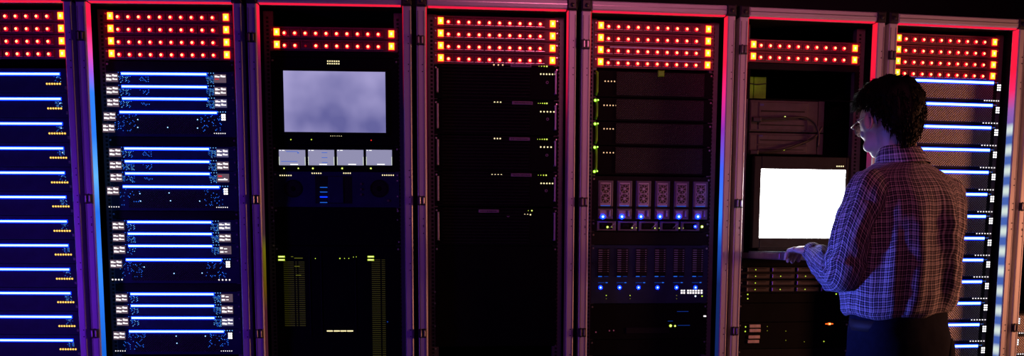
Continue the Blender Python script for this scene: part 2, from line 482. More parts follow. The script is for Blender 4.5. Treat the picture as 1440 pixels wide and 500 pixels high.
# ---- red lamp units
def lamp_bay_mb():
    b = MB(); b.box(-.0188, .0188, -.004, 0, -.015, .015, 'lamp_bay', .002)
    b.box(-.0178, .0178, -.006, -.004, -.015, -.0125, 'steel', .0005)
    b.box(-.014, .014, -.0046, -.004, .010, .012, 'black_hole')
    return b
def round_lamp_mb():
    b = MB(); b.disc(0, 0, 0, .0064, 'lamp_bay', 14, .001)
    b.disc(0, -.001, 0, .0072, 'red_ring', 16, .0052, .0052); b.disc(0, -.0062, 0, .0046, 'red_core', 12, .0014, .0036)
    return b
def round_dim_mb():
    b = MB(); b.disc(0, -.001, 0, .0045, 'red_dim', 14, .0014); return b
def square_lamp_mb():
    b = MB(); b.box(-.0112, .0112, -.004, 0, -.0134, .0134, 'square_edge', .001)
    b.box(-.0100, .0100, -.0055, -.004, -.0122, .0122, 'square_core', .001)
    b.box(-.0036, .0036, -.0065, -.0055, -.0050, .0050, 'square_hot', .001)
    return b
bay_me = lamp_bay_mb().mesh('drive_bay'); rl_me = round_lamp_mb().mesh('round_lamp'); rd_me = round_dim_mb().mesh('round_lamp')
sq_me = square_lamp_mb().mesh('square_lamp')
tick_me = MB().box(-.0055, .0055, -.0066, -.006, -.0008, .0008, 'red_dim').mesh('lamp_glint')
def lamp_unit(k, i, n, z, dim=None):
    cnt = {4: 'of four', 2: 'of two'}[n]
    nm = ['top', 'second', 'third', 'bottom'][i] if n == 4 else ['upper', 'lower'][i]
    u = Unit(k, 'red_lamp_server', 'thin server with red lamp row, %s %s in %s' % (nm, cnt, RN[k]), 'server', 'servers with rows of red lamps', z-.0215, z+.0225)
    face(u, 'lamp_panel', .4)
    u.part('square_lamp', sq_me, .090, z); u.part('square_lamp', sq_me, .520, z-.001)
    for j in range(10):
        x = .119+j*.0391
        bay = u.part('drive_bay', bay_me, x+.0006, z-.0005, 0)
        u.part('round_lamp', rd_me if dim == j else rl_me, x, z-.0045, -.004, bay, 'unlit red lamp' if dim == j else None)
for k, n in ((0,4),(1,4),(2,2),(3,4),(4,4),(5,2),(6,4)):
    for i in range(n):
        z = (2.048 if n == 4 else 1.996)-.0456*i - (.004 if k == 6 else 0)
        if k == 4 : z -= .001
        lamp_unit(k, i, n, z, 2 if (k, i) == (2, 1) else None)
# lit filler strips between lamp rows of the small-fans rack
# (they sit in front of the joints between the units)
for y in (66.5, 84):
    (u0, z), (u1, _) = M(4, 857, y), M(4, 985, y+1.5)
    x0, y0, t = RK[4]
    o = obj('label_strip', MB().box(-(u1-u0)/2, (u1-u0)/2, -.0090, -.0066, -.0028, .0028, 'silver_plate', .0006).mesh('label_strip'))
    um = (u0+u1)/2
    o.location = (x0+um*math.cos(t)-FP*math.sin(t), y0+um*math.sin(t)+FP*math.cos(t), z); o.rotation_euler = (0,0,t)
    tag(o, 'long mauve plate strip %s in %s' % ('between second and third lamp rows' if y < 70 else 'between third and lowest lamp rows', RN[4]), 'strip', 'mauve strips between lamp rows')

def filler(k, z0, z1, label, mat='face_black'):
    u = Unit(k, 'blank_panel', label, 'panel', 'blank rack panels', z0, z1); face(u, mat, .02); return u

# ---- light bar mesh
def bar(L, h=.0062):
    def f():
        b = MB(); b.box(-L/2-.002, L/2+.002, -.003, 0, -h/2-.0030, h/2+.0030, 'bar_halo', .001)
        b.box(-L/2, L/2, -.0046, -.003, -h/2, h/2, 'bar_core', .0006); return b
    return cm(('light_bar', round(L, 3), h), f)
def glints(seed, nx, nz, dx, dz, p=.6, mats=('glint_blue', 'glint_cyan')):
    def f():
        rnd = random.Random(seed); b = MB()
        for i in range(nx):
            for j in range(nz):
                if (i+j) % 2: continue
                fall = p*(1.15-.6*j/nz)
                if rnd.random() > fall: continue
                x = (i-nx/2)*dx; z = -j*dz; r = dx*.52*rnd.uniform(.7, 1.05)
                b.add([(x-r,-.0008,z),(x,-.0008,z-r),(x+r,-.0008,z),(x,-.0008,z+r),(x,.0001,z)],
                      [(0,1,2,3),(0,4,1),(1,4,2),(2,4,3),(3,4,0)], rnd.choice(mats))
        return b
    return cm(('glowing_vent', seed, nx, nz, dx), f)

# ---- rack 0: twelve servers with blue bars
B0 = M(0, 84, 104)[0]
for i in range(12):
    zb = 1.835-.0917*i
    u = Unit(0, 'blue_bar_server', 'server with blue light bar and amber dots, %s in %s' % (ORD[i], RN[0]), 'server', 'blue bar servers in the leftmost rack', zb-.069, zb+.0227)
    face(u, 'face_blue_lit')
    u.part('light_bar', bar(B0-.088), (.088+B0)/2, zb)
    ua = M(0, 66, 117)[0]; n = 7 if i not in (0, 1) else 6
    ledrow(u, [ua+.0098*j for j in range(n)], zb-.035+(.0003 if i % 2 else -.0008), .0040, 'amber', 'amber_hot')
    u.part('glowing_vent', glints(100+i % 4, 9, 7, .0030, .0030, .55), B0-.008, zb-.010)
    if i in (1, 2, 3): u.part('indicator_light', led(.0022, 'glint_cyan', 'white_hot'), B0-.004, zb-.016)
    u.part('ear_handle', cm(('ear_handle',), lambda: MB().box(-.013, .013, -.009, 0, -.005, .005, 'rail_steel', .002)), .538, zb-.052)

# ---- rack 1: four groups of three node servers and one storage server
def tagbox(seed, variant):
    """status module: small grey plate with two rows of white blocks"""
    def f():
        rnd = random.Random(seed); b = MB()
        back = 'tag_back' if variant != 'b' else 'tag_back_blue'
        b.box(-.0225, .0225, -.004, 0, -.0155, .0155, back, .0015)
        def row(z, up):
            x = -.020
            pts = [(-.020, -.010), (-.010, -.002), (.002, .008), (.008, .020)]
            for q, (a, c) in enumerate(pts):
                h = (.0068, .0042, .0075, .0058)[(q+(0 if up else 2)) % 4]*rnd.uniform(.85, 1.1)
                dz = (.0, -.0012, .0014, .0)[q]
                b.box(a+rnd.uniform(0, .0015), c+.0012, -.0052, -.004, z-h/2+dz, z+h/2+dz, 'tag_white', .0004)
        if variant == 'red': b.box(-.017, -.003, -.0052, -.004, .004, .009, 'tag_red'); b.box(-.018, .018, -.0052, -.004, -.009, -.004, 'tag_white', .0004); b.box(.004,.010,-.0052,-.004,-.006,-.001,'tag_white')
        elif variant == 'red2':
            row(.0068, True); b.box(-.018, -.003, -.0052, -.004, -.0045, -.0015, 'tag_red')
        elif variant == 'half':
            b.box(-.019, -.008, -.0052, -.004, .004, .011, 'tag_white', .0004); b.box(-.004, .008, -.0052, -.004, .003, .007, 'tag_white', .0004)
            b.box(-.019, -.006, -.0052, -.004, -.010, -.004, 'tag_white', .0004); b.box(-.002, .008, -.0052, -.004, -.008, -.005, 'tag_white', .0004)
        else: row(.0068, True); row(-.0065, False)
        return b
    return cm(('status_plate', seed % 3, variant), f)
def cluster_mb(cols=2, rows=3, p=.0085, r=.0034, mat='white_hot'):
    def f():
        b = MB(); b.box(-cols*p/2-.001, cols*p/2+.001, -.002, 0, -rows*p/2-.001, rows*p/2+.001, 'face_black')
        for i in range(cols):
            for j in range(rows): b.box((i-(cols-1)/2)*p-r, (i-(cols-1)/2)*p+r, -.0036, -.002, (j-(rows-1)/2)*p-r, (j-(rows-1)/2)*p+r, mat, .0006)
        return b
    return cm(('light_cluster', cols, rows, p, r, mat), f)
GB = [[104,122,139,158],[209,227,244,262.5],[312,328.5,345.5,365],[413,429.5,446.5,465.5]]
GX = [230, 233, 236, 240]
nb0, nb1 = M(1,171,104)[0], M(1,290.5,104)[0]; sb0, sb1 = M(1,169,158)[0], M(1,305,158)[0]
lm, rm, slm = M(1,157.5,110)[0], M(1,309.5,110)[0], M(1,154.5,165)[0]
GN = ['top', 'second', 'third', 'bottom']
RV = [['red2','n','b'],['b','n','red'],['b','n','half'],['half','n','b']]
prev_z0 = 1.887
for g in range(4):
    for j in range(4):
        zb = M(1, GX[g], GB[g][j])[1]
        if j < 3:
            z1 = zb+.011; z0 = M(1, GX[g], GB[g][j+1])[1]+.0112
            if j == 0 and prev_z0 > z1+.01:
                filler(1, z1+.0005, prev_z0-.0005, 'blank dark panel %s in %s' % (['under the red lamp rows','below the top server block','below the second server block','below the third server block'][g], RN[1]), 'face_dark')
            u = Unit(1, 'node_server', 'thin blue-lit server, %s of the %s block in %s' % (GN[j] if j < 2 else 'third', GN[g], RN[1]), 'server', 'thin blue-lit servers with white tags', z0, z1)
            face(u, 'face_blue_lit')
            u.part('light_bar', bar(nb1-nb0), (nb0+nb1)/2, zb)
            u.part('status_plate', tagbox(g*3+j, 'n'), lm, zb-.0150, 0)
            u.part('status_plate', tagbox(g+j+1, RV[g][j]), rm, zb-.0150, 0)
            u.part('glowing_vent', glints(200+(g+j) % 3, 9, 9, .0033, .0033, .85, ('glint_cyan','glint_blue')), nb1+.013, zb-.006)
            u.part('glowing_vent', glints(210+(g*j) % 3, 13 if g < 2 else 9, 7, .0036, .0036, .7 if j < 2 else .45), nb0+.012, zb-.010)
            if g < 2: u.part('glowing_vent', glints(220+j, 9, 5, .0040, .0040, .55-.15*j, ('glint_blue',)), nb0+.085, zb-.012)
            ledrow(u, [nb1+.006, nb1+.016, nb1+.026], zb+.0045, .0015, 'glint_cyan')
            ledrow(u, [nb0-.012, nb0-.003], zb+.0045, .0014, 'glint_blue')
        else:
            z1 = zb+.011; z0 = zb-.090
            u = Unit(1, 'storage_server', 'taller blue-lit server with bright white lamp block, bottom of %s block, %s' % (GN[g], RN[1].replace('the ', '')), 'server', 'taller blue-lit servers with white lamp blocks', z0, z1)
            face(u, 'face_blue_lit')
            u.part('light_bar', bar(sb1-sb0), (sb0+sb1)/2, zb)
            u.part('status_plate', tagbox(g+4, 'n'), slm, zb-.016, 0)
            u.part('light_cluster', cluster_mb(), M(1,314.5,164)[0], zb-.0165, 0)
            u.part('mesh_grille', cm(('mesh_grille',), lambda: MB().box(-.170,.170,-.0012,0,-.033,.033,'mesh_dark')), .300, zb-.047)
            u.part('glowing_vent', glints(230+g, 21, 15, .0042, .0042, .30 if g != 1 else .12, ('glint_blue','blue_mid')), sb0+.020, zb-.010, -.0014)
            u.part('glowing_vent', glints(240+g, 19, 15, .0042, .0042, .28, ('glint_blue','blue_mid')), sb1-.020, zb-.010, -.0014)
            ledrow(u, [sb1+.004+.0095*q for q in range(4)], zb+.0035, .0017, 'glint_cyan')
            z6 = zb-.0765
            ledrow(u, spread(M(1,301.5,185)[0], M(1,316.5,185)[0], 6 if g != 2 else 4), z6, .0021 if g != 2 else .0032, 'tag_white')
            if g: ledrow(u, spread(slm-.017, slm+.019, 5 if g != 2 else 4), z6, .0021 if g != 2 else .0032, 'tag_white')
            dots = [[(194,168),(194,179),(236,179),(278,168),(278,180)],[(197,272),(198,282.5),(240,282),(281,282.5),(238,271)],[(284.5,383.5),(245,384),(203,375)],[(248,472),(289,472),(249,482)]][g]
            for (a, c) in dots:
                uu, zz = M(1, a, c); u.part('indicator_light', led(.0024, 'glint_cyan', 'blue_hot'), uu, zz, -.0012)
            if g == 0: u.part('status_plate', tagbox(2, 'n'), M(1,153,180)[0], M(1,153,180)[1])
            prev_z0 = z0

# ---- rack 2: monitors
def zr(k, px, y): return M(k, px, y)[1]
k = 2
filler(2, zr(2,470,81)+.0005, 1.996-.0456-.0225, 'black blank panel between lamp rows and the big grey monitor')
u = Unit(2, 'rack_monitor', 'wide monitor showing a cloudy grey-blue picture', 'monitor', None, zr(2,470,204), zr(2,470,81))
face(u, 'face_black', .10)
(ua, zt), (ub, zb) = M(2,399,100), M(2,543,187)
b = MB(); b.box(-(ub-ua)/2-.012, (ub-ua)/2+.012, -.010, 0, -(zt-zb)/2-.012, (zt-zb)/2+.010, 'face_black', .003)
u.part('bezel', b.mesh('bezel'), (ua+ub)/2, (zt+zb)/2)
u.part('screen', MB().box(-(ub-ua)/2, (ub-ua)/2, -.0112, -.010, -(zt-zb)/2, (zt-zb)/2, 'cloud_screen').mesh('screen'), (ua+ub)/2, (zt+zb)/2)
for y in (86, 89.5): ledrow(u, spread(M(2,461,y)[0], M(2,476.5,y)[0], 6), zr(2,468,y), .0024, 'yellow_white', None, 'sq')
ledrow(u, spread(M(2,465,190.5)[0], M(2,480,190.5)[0], 6), zr(2,470,190.5), .0023, 'yellow_white')
for (a, c, m_) in ((409,196,'yellow_green'),(438,196,'yellow_green'),(522,197,'red_small')):
    uu, zz = M(2,a,c); u.part('indicator_light', led(.0024, m_), uu, zz, label='small red light' if m_ == 'red_small' else None)
# four small screens
sx = [(392.5,430),(433.5,470.5),(474,511.5),(515,551.5)]
wd = ['leftmost of four small grey screens, showing thin blue lines', 'small grey screen with three blue dashes, second from left',
      'small plain grey screen, third from left of four', 'small plain grey screen, rightmost of four']
shelf_z0 = zr(2,470,240.5)
u = Unit(2, 'screen_panel', 'black panel with green lights carrying the four small screens', 'panel', None, shelf_z0, zr(2,470,204)-.0005)
face(u, 'face_black', .10)
for a in (399.5, 419.5, 440, 481.2, 521.5): u.part('indicator_light', led(.0038 if a not in (399.5, 419.5) else .0030, 'yellow_green', 'yellow_white'), M(2,a,236.5)[0], zr(2,a,236.5))
for i, (a, c) in enumerate(sx):
    (ua, zt), (ub, zb) = M(2,a,210.5), M(2,c,232.5)
    s = Unit(2, 'small_monitor', wd[i], 'monitor', 'row of four small screens', zb, zt)
    s.o.location += Vector((math.sin(RK[2][2])*.004, -math.cos(RK[2][2])*.004, 0))
    h = zt-zb; w_ = ub-ua; um = (ua+ub)/2
    s.part('bezel', MB().box(-w_/2-.003, w_/2+.003, 0, .0035, -.003, h+.003, 'face_dark').mesh('bezel'), um, zb)
    sc = s.part('screen', MB().box(-w_/2, w_/2, -.0015, 0, 0, h, 'small_screen').mesh('screen'), um, zb)
    marks = [('edge_line', -w_/2, -w_/2+.0016, .001, h*.55, 'screen_edge'), ('edge_line', w_/2-.0018, w_/2, .001, h*.55, 'screen_edge'),
             ('white_mark', -w_*.08, w_*.22, .0015, .0055, 'task_white'), ('white_mark', -w_*.48, -w_*.42, h-.004, h-.0012, 'task_white'), ('white_mark', -w_*.38, -w_*.28, h-.004, h-.0012, 'task_white')]
    if i == 0: marks += [('blue_line', -w_*.22, w_*.22, h-.0075, h-.0055, 'screen_blue'), ('blue_line', -w_*.42, w_*.2, .0135, .0155, 'screen_blue'), ('blue_line', w_*.2, w_*.26, h-.013, h-.009, 'screen_blue')]
    if i == 1: marks += [('blue_line', w_*.02, w_*.24, zz-.0011, zz+.0011, 'screen_blue') for zz in (h*.82, h*.5, h*.18)]
    for nm_, xa, xb, za, zc_, mm_ in marks: s.part(nm_, MB().box(xa, xb, -.0022, -.0016, za, zc_, mm_).mesh(nm_), um, zb, 0, sc)
# audio unit with two round speakers and a lit slot
z1 = shelf_z0-.0005; z0 = zr(2,470,291)
u = Unit(2, 'speaker_panel', 'dark panel with two round speakers and blue dashes below the small screens', 'panel', None, z0, z1)
face(u, 'face_blue_lit', .2)
for (a, c) in ((412,265),(533,265)):
    uu, zz = M(2,a,c)
    def sp():
        b = MB(); b.ring(0,0,0,.030,.034,'carcass',28,.004); b.disc(0,.0,0,.030,'black_hole',28,.001,.030)
        b.disc(0,-.001,0,.010,'face_black',16,.003,.006); return b
    u.part('speaker', cm(('speaker',), sp), uu, zz, 0)
(ua, zt), (ub, zb) = M(2,443,247), M(2,495,286)
b = MB(); b.box(0, ub-ua, -.0015, 0, 0, zt-zb, 'black_hole'); b.box((ub-ua)*.36, (ub-ua)*.78, -.006, -.0015, .002, zt-zb-.002, 'face_blue_lit', .002)
u.part('slot_bay', b.mesh('slot_bay'), ua, zb)
for y, m_ in ((263.3,'blue_mid'),(269.8,'blue_mid'),(276.7,'bar_halo'),(284.5,'blue_mid')):
    uu, zz = M(2,456,y); u.part('blue_dash', cm(('blue_dash',m_), lambda: MB().box(-.015,.012,-.008,-.0016,-.0012,.0012,m_,.0004)), uu, zz, 0)
for (a, c, n) in ((394,246.3,6),(439,243.3,5),(483.5,243.2,4),(538,246,6)):
    uu, zz = M(2,a,c); ledrow(u, [uu+.0082*q for q in range(n)], zz, .0026, 'yellow_white')
for (a, c) in ((508,258.5),(508,266),(508,273.5),(546,282)):
    uu, zz = M(2,a,c); u.part('knob', cm(('knob',), lambda: MB().disc(0,0,0,.005,'rail_steel',12,.006,.004)), uu, zz)
filler(2, zr(2,470,345)+.0005, z0-.0005, 'plain black panel between speaker panel and tall vented cabinet')
# tall chassis with fine vents
z1 = zr(2,470,345); z0 = .70
u = Unit(2, 'vented_chassis', 'tall dark cabinet unit with two vent columns and four white bars', 'server', None, z0, z1)
face(u, 'face_black', .5)
def ventcol(w, h, n, mat, gaps=()):
    b = MB()
    for i in range(n):
        z = -h*i/n; x = -w/2
        segs = [(-w/2, w/2)]
        for g_ in gaps: segs = [s2 for a, c in segs for s2 in ((a, min(c, g_-.003)), (max(a, g_+.003), c)) if s2[1]-s2[0] > .001]
        for a, c in segs: b.box(a, c, -.003, 0, z-.0009, z+.0009, mat)
    return b
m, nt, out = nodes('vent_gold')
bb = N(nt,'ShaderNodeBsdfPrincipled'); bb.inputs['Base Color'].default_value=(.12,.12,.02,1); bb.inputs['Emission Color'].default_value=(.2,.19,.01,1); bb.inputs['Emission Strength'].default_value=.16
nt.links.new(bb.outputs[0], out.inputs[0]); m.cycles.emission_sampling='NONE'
uu, zt = M(2,413.5,368); hh = zt-zr(2,413,460)
u.part('vent_grille', ventcol(.080, hh, 34, 'vent_gold', (.002,.014)).mesh('vent_grille'), uu, zt)
uu, zt = M(2,532,365); hh = zt-.72
u.part('vent_grille', ventcol(.052, hh, 55, 'vent_gold', (.010,)).mesh('vent_grille'), uu, zt)
for x in (396, 521.5):
    for y in (360.5, 365):
        uu, zz = M(2,x,y); u.part('indicator_light', cm(('indicator_light','wide'), lambda: MB().box(-.0125,.0125,-.004,0,-.0032,.0032,'yellow_green',.001).box(-.009,.009,-.005,-.004,-.0014,.0014,'yellow_white')), uu, zz)
for (a,c,r_) in ((443.5,363,.0018),(478,363,.0026),(484.5,363,.0016),(490.5,363,.0018),(501,360.8,.0014),(497,361,.0014)):
    uu, zz = M(2,a,c); u.part('indicator_light', led(r_,'yellow_green'), uu, zz)
for (a,c,w_) in ((411,360.5,.004),(420,362.5,.016),(418,374,.010),(420,386.5,.010)):
    uu, zz = M(2,a,c); u.part('indicator_light', cm(('indicator_light','dash',w_), lambda: MB().box(-w_,w_,-.004,-.0031,-.0009,.0009,'yellow_dim')), uu, zz)
for a in (464, 473.8, 483, 492.5):
    uu, zz = M(2,a,464.8); u.part('white_bar', cm(('white_bar',), lambda: MB().box(-.0115,.0115,-.004,0,-.0022,.0022,'yellow_white',.0006)), uu, zz)
uu, zz = M(2,545,452); u.part('indicator_light', led(.003,'blue_dim'), uu, zz)
b = MB()
for (a, c) in ((436,.0),(452,.0),(500,.0)):
    x = M(2,a,400)[0]-UC; b.box(x-.002, x+.002, -.004, 0, -.35, -.02, 'face_dark')
u.part('panel_rib', b.mesh('panel_rib'), UC, z1)

# ---- rack 3: dark 4U servers with name plates
ys = [(90.5,139.5),(140,189.5),(190,240.5),(241,290),(291,345)]
ti = [dict(t=(694.5,707,91,3), l=(718,747,92), r=(758,769,93,4), s=(760.5,781,104,6), d=(769.5,116)),
      dict(t=(695.5,704,143.5,3), l=(720,749,144.7), r=(757,769,145,5), s=(760.5,779,156.8,5), d=(770,167.5)),
      dict(t=(695.5,703.5,194.5,3), l=(716,745,195.3), r=(756,769,195.5,5), s=(760.5,775,206.5,4), d=(769,218)),
      dict(t=(692,705,245.5,4), l=(718.5,747.5,245.9), r=(757,768,246,4), s=(761,777,257.5,5), d=(768,268)),
      dict(t=(738,746,301.5,3), l=(673,701.5,296.5), r=(743,748,295.8,2), s=None, d=(714.5,303))]
prev = 2.048-.0456*3-.0225
for i, ((ya, yb), D_) in enumerate(zip(ys, ti)):
    z1 = min(zr(3,700,ya), prev)-.0005; z0 = zr(3,700,yb); prev = z0
    u = Unit(3, 'slatted_server', ('black slatted server with mauve name plate, %s in %s' % (ORD[i], RN[3])) if i < 4 else 'black server whose mauve name plate sits left of its lights, dark middle rack', 'server', 'black slatted servers in the dark middle rack', z0, z1)
    face(u, 'face_black', .5)
    h = z1-z0
    def sl():
        b = MB(); n = int(h/.012)
        for q in range(n): b.box(-.212, .130, -.005, 0, .008+q*.012, .014+q*.012, 'face_dark', .0015)
        return b
    u.part('slat_front', cm(('slat_front', round(h,3)), sl), UC, z0)
    for sx_ in (-1, 1):
        u.part('handle', cm(('handle', round(h,3)), lambda: MB().box(-.0035,.0035,-.022,-.018,.02,h-.02,'silver_plate',.001).box(-.0035,.0035,-.020,0,.02,.026,'silver_plate').box(-.0035,.0035,-.020,0,h-.026,h-.02,'silver_plate')), UC+sx_*.2275, z0)
    a, c, y, n = D_['t']; zz = zr(3,a,y); ledrow(u, spread(M(3,a,y)[0], M(3,c,y)[0], n), zz, .0030, 'orange_white' if i == 0 else 'yellow_white', None)
    a, c, y = D_['l']; (ua, zz), (ub, _) = M(3,a,y), M(3,c,y); w_ = ub-ua
    b = MB(); b.box(0, w_, -.007, 0, -.0060, .0060, 'tag_grey', .001)
    rnd = random.Random(i); x = .006
    while x < w_-.008: l_ = rnd.uniform(.002,.006); b.box(x, x+l_, -.0075, -.007, -.0016, .0016, 'face_black'); x += l_+.0015
    u.part('name_plate', b.mesh('name_plate'), ua, zz)
    a, c, y, n = D_['r']; zz = zr(3,a,y)
    for q, x in enumerate(spread(M(3,a,y)[0], M(3,c,y)[0], n)): u.part('indicator_light', led(.0014+.0018*(q/(n-1)), 'yellow_green', 'yellow_white' if q == n-1 else None), x, zz)
    if D_['s']:
        a, c, y, n = D_['s']; ledrow(u, spread(M(3,a,y)[0], M(3,c,y)[0], n), zr(3,a,y), .0032, 'yellow_white')
    uu, zz = M(3, *D_['d']); u.part('key_lock', cm(('key_lock',), lambda: MB().ring(0,0,0,.003,.0055,'tag_grey',14,.004).disc(0,-.001,0,.003,'face_black',10,.002)), uu, zz)
filler(3, .80, prev-.0005, 'plain black panel filling the lower half of the dark middle rack')
x0_ = None
# screws on the rails of racks 2 and 3, as parts of the racks
racks = [o for o in C.objects if o.name.startswith('server_rack')]
for k, lst in ((3, [(612,410),(612,426),(612,458),(612,490)]), (2, [(383,292),(385,310),(385,345)]), (3, [(781,420),(781,452),(781,485)]), (2, [(559,254),(559,276),(559,294),(559,309),(561,340)]), (4, [(833,370),(833,395)])):
    for a, c in lst:
        uu, zz = M(k, a, c, .083); obj('rail_screw', screw_me, racks[k], (min(max(uu,.045),.56), .083, zz))

# ---- rack 4
gy = [(100,137.5),(138,171),(171.5,205),(205.5,246)]
ll = [(851,877.5,114,7),(849.5,875,147.8,7),(849.5,875,180.8,7),(849,876,214.3,7)]
prev = 2.047-.0456*3-.0225
for i, ((ya, yb), (a, c, y, n)) in enumerate(zip(gy, ll)):
    z1 = min(zr(4,920,ya), prev)-.0005; z0 = zr(4,920,yb); prev = z0
    u = Unit(4, 'green_handle_server', 'black green-handled server with orange-white dots, %s in %s' % (ORD[i], RN[4]), 'server', 'black servers with green-lit handles', z0, z1)
    face(u, 'face_black', .5)
    h = z1-z0
    u.part('mesh_front', cm(('mesh_front', round(h,3)), lambda: MB().box(-.15,.205,-.004,0,.006,h-.006,'mesh_dark',.001)))
    ledrow(u, spread(M(4,a,y)[0], M(4,c,y)[0], n), zr(4,a,y), .0027, 'orange_white')
    hl = u.part('handle', cm(('green_handle', round(h,3)), lambda: MB().tube([(0,0,.008),(0,-.018,.014),(0,-.02,h/2),(0,-.018,h-.014),(0,0,h-.008)], .005, 'green_plastic', 8)), .074, z0, 0, label='green plastic handle')
    zz = (141,174,207,241)[i]; (uu, zz) = M(4, 835, zz, .055)
    u.part('indicator_light', led(.0060, 'green_hot', 'yellow_white'), max(uu,.066), zz, -.027, hl); u.part('indicator_light', led(.0038, 'green_hot', 'yellow_white'), max(uu,.066)+.012, zz+.002, -.024, hl)
    if i == 0:
        u.part('release_button', MB().box(-.013,.013,-.010,-.004,-.012,.012,'green_plastic',.003).mesh('release_button'), M(4,929,103)[0], zr(4,929,104), label='green button')
# module array with twelve fans
z1 = zr(4,920,247.5)-.0005; zmid = zr(4,920,309.5); z0 = zr(4,920,325.5)
u = Unit(4, 'fan_module_server', 'tall server with six mauve modules, each with two small fans', 'server', None, zmid, z1)
face(u, 'face_dark', .5)
def fanmod():
    b = MB(); H = .150; w_ = .030
    b.box(-w_, w_, -.012, 0, 0, H, 'fan_grey', .002)
    b.box(-.022, .020, -.014, -.012, .052, H-.008, 'silver_plate', .001)
    b.box(-.018, .016, -.0146, -.014, H-.028, H-.014, 'fan_grey'); 
    b.box(-.016, .014, -.0150, -.0146, H-.022, H-.019, 'black_hole'); 
    b.box(-.030, .030, -.0126, -.012, .040, .050, 'black_hole')
    b.box(-.024, .006, -.016, -.012, .006, .034, 'silver_plate', .002); b.box(.014, .019, -.020, -.012, .010, .034, 'silver_plate', .001)
    return b
def fan():
    b = MB(); b.disc(0,0,0,.0185,'black_hole',20,.0006); b.ring(0,0,0,.0165,.0185,'groove_metal',20,.0022)
    for q in range(7):
        a = 2*PI*q/7; p = [(.004*math.cos(a),-.001,.004*math.sin(a)),(.0155*math.cos(a+.25),-.0018,.0155*math.sin(a+.25)),(.0155*math.cos(a+.75),-.0008,.0155*math.sin(a+.75)),(.005*math.cos(a+.6),-.0006,.005*math.sin(a+.6))]
        b.add(p+[(x,y+.0004,z) for x,y,z in p], [(0,1,2,3),(4,7,6,5),(0,4,5,1),(1,5,6,2),(2,6,7,3),(3,7,4,0)], 'groove_metal')
    b.disc(0,-.0006,0,.0055,'silver_plate',12,.002)
    for a,c in ((-1,-1),(1,-1),(-1,1),(1,1)): b.disc(a*.0165,0,c*.0165,.002,'black_hole',8,.0008)
    return b
fm = fanmod().mesh('fan_module'); fn = fan().mesh('fan')
for j in range(6):
    uu = M(4, 850.5+26.6*j, 290)[0]; zb = zmid+.004
    md = u.part('fan_module', fm, uu, zb)
    u.part('fan', fn, uu-.001, zb+.080, -.014, md); u.part('fan', fn, uu-.001, zb+.119-.001, -.014, md)
    l_ = u.part('indicator_light', cm(('big_blue',), lambda: MB().disc(0,0,0,.0100,'blue_led',16,.003,.007).disc(0,-.003,0,.0046,'blue_hot',12,.002,.003)), uu-.011, M(4,844.5+27.4*j,304.5)[1], -.0165, md)
    # lit rim under the module
    u.part('blue_dash', cm(('mod_rim',), lambda: MB().box(-.020,.018,-.0152,-.014,-.0008,.0008,'blue_mid')), uu, zb+.0515, 0, md)
u = Unit(4, 'network_module_unit', 'thin unit of five network modules with yellow lights under the fan modules', 'server', None, z0, zmid-.0008)
face(u, 'face_dark', .5)
for j in range(5):
    uu = M(4, 852+29.5*j, 317)[0]; h = u.z1-u.z0
    md = u.part('network_module', cm(('network_module',), lambda: MB().box(-.038,.038,-.008,0,.003,h-.004,'fan_grey',.002).box(-.028,.024,-.0092,-.008,.009,h-.010,'face_black',.001).box(-.020,.004,-.0102,-.0092,.016,h-.016,'face_dark',.001).tube([(.014,-.010,.014),(.018,-.018,.02),(.030,-.016,h-.014)],.0014,'silver_plate',6)), uu, z0)
    if j < 4:
        y = (319,320,320.5,320.5)[j]; xx = (853.5,888,920,954)[j]; u.part('indicator_light', led((.005,.0032,.0026,.0028)[j], 'yellow_green', 'yellow_white'), M(4,xx,y)[0], zr(4,xx,y), -.0104, md)
        u.part('indicator_light', led(.0016, 'yellow_green'), M(4,xx+6,y)[0], zr(4,xx+6,y), -.0104, md)
    else:
        u.part('indicator_light', led(.0065, 'blue_led', 'blue_hot'), M(4,976.5,318.5)[0], zr(4,976.5,318.5), -.0104, md)
        u.part('indicator_light', led(.0060, 'yellow_green', 'white_hot'), M(4,986,318.5)[0], zr(4,986,318.5), -.0104, md, 'bright yellow light')
filler(4, zr(4,920,344), z0-.0005, 'narrow dark panel under the network modules in %s' % RN[4], 'face_dark')
z1 = zr(4,920,344)-.0005; z0 = zr(4,920,426)
u = Unit(4, 'drive_array', 'dark drive array with six slotted columns over six blue lights', 'server', None, z0, z1)
face(u, 'face_blue_lit', .5)
for j in range(6):
    (uu, zt) = M(4, 849.5+26.5*j, 351); hh = zt-zr(4,849,384)
    def sc():
        b = MB(); n = 11
        b.box(-.025,.022,-.003,0,-hh-.012,.006,'face_dark',.001)
        for q in range(n):
            z = -hh*q/n; b.box(-.023,-.007,-.0045,-.003,z-.002,z+.0004,'silver_plate'); b.box(-.004,.010,-.0045,-.003,z-.002,z-.0004,'rail_steel'); b.box(.013,.019,-.0045,-.003,z-.002,z+.0004,'silver_plate')
        return b
    md = u.part('slot_column', cm(('slot_column',), sc), uu, zt)
    u.part('blue_dash', cm(('blue_d1',), lambda: MB().box(-.023,-.008,-.0045,-.003,-.0016,.0016,'blue_mid').box(.0,.018,-.0045,-.003,-.001,.001,'blue_dim')), uu, zr(4,849,388.3))
    u.part('blue_dash', cm(('blue_d2',), lambda: MB().box(-.023,.004,-.0025,0,-.0012,.0012,'blue_dim').box(.008,.016,-.0025,0,-.0016,.0016,'blue_mid')), uu, zr(4,849,397))
    xx = 844.5+26.7*j; u.part('indicator_light', cm(('mid_blue',), lambda: MB().disc(0,0,0,.0080,'blue_led',14,.0025,.0055).disc(0,-.0025,0,.0034,'blue_hot',12,.0015,.003)), M(4,xx,403.8)[0], zr(4,xx,403.8))
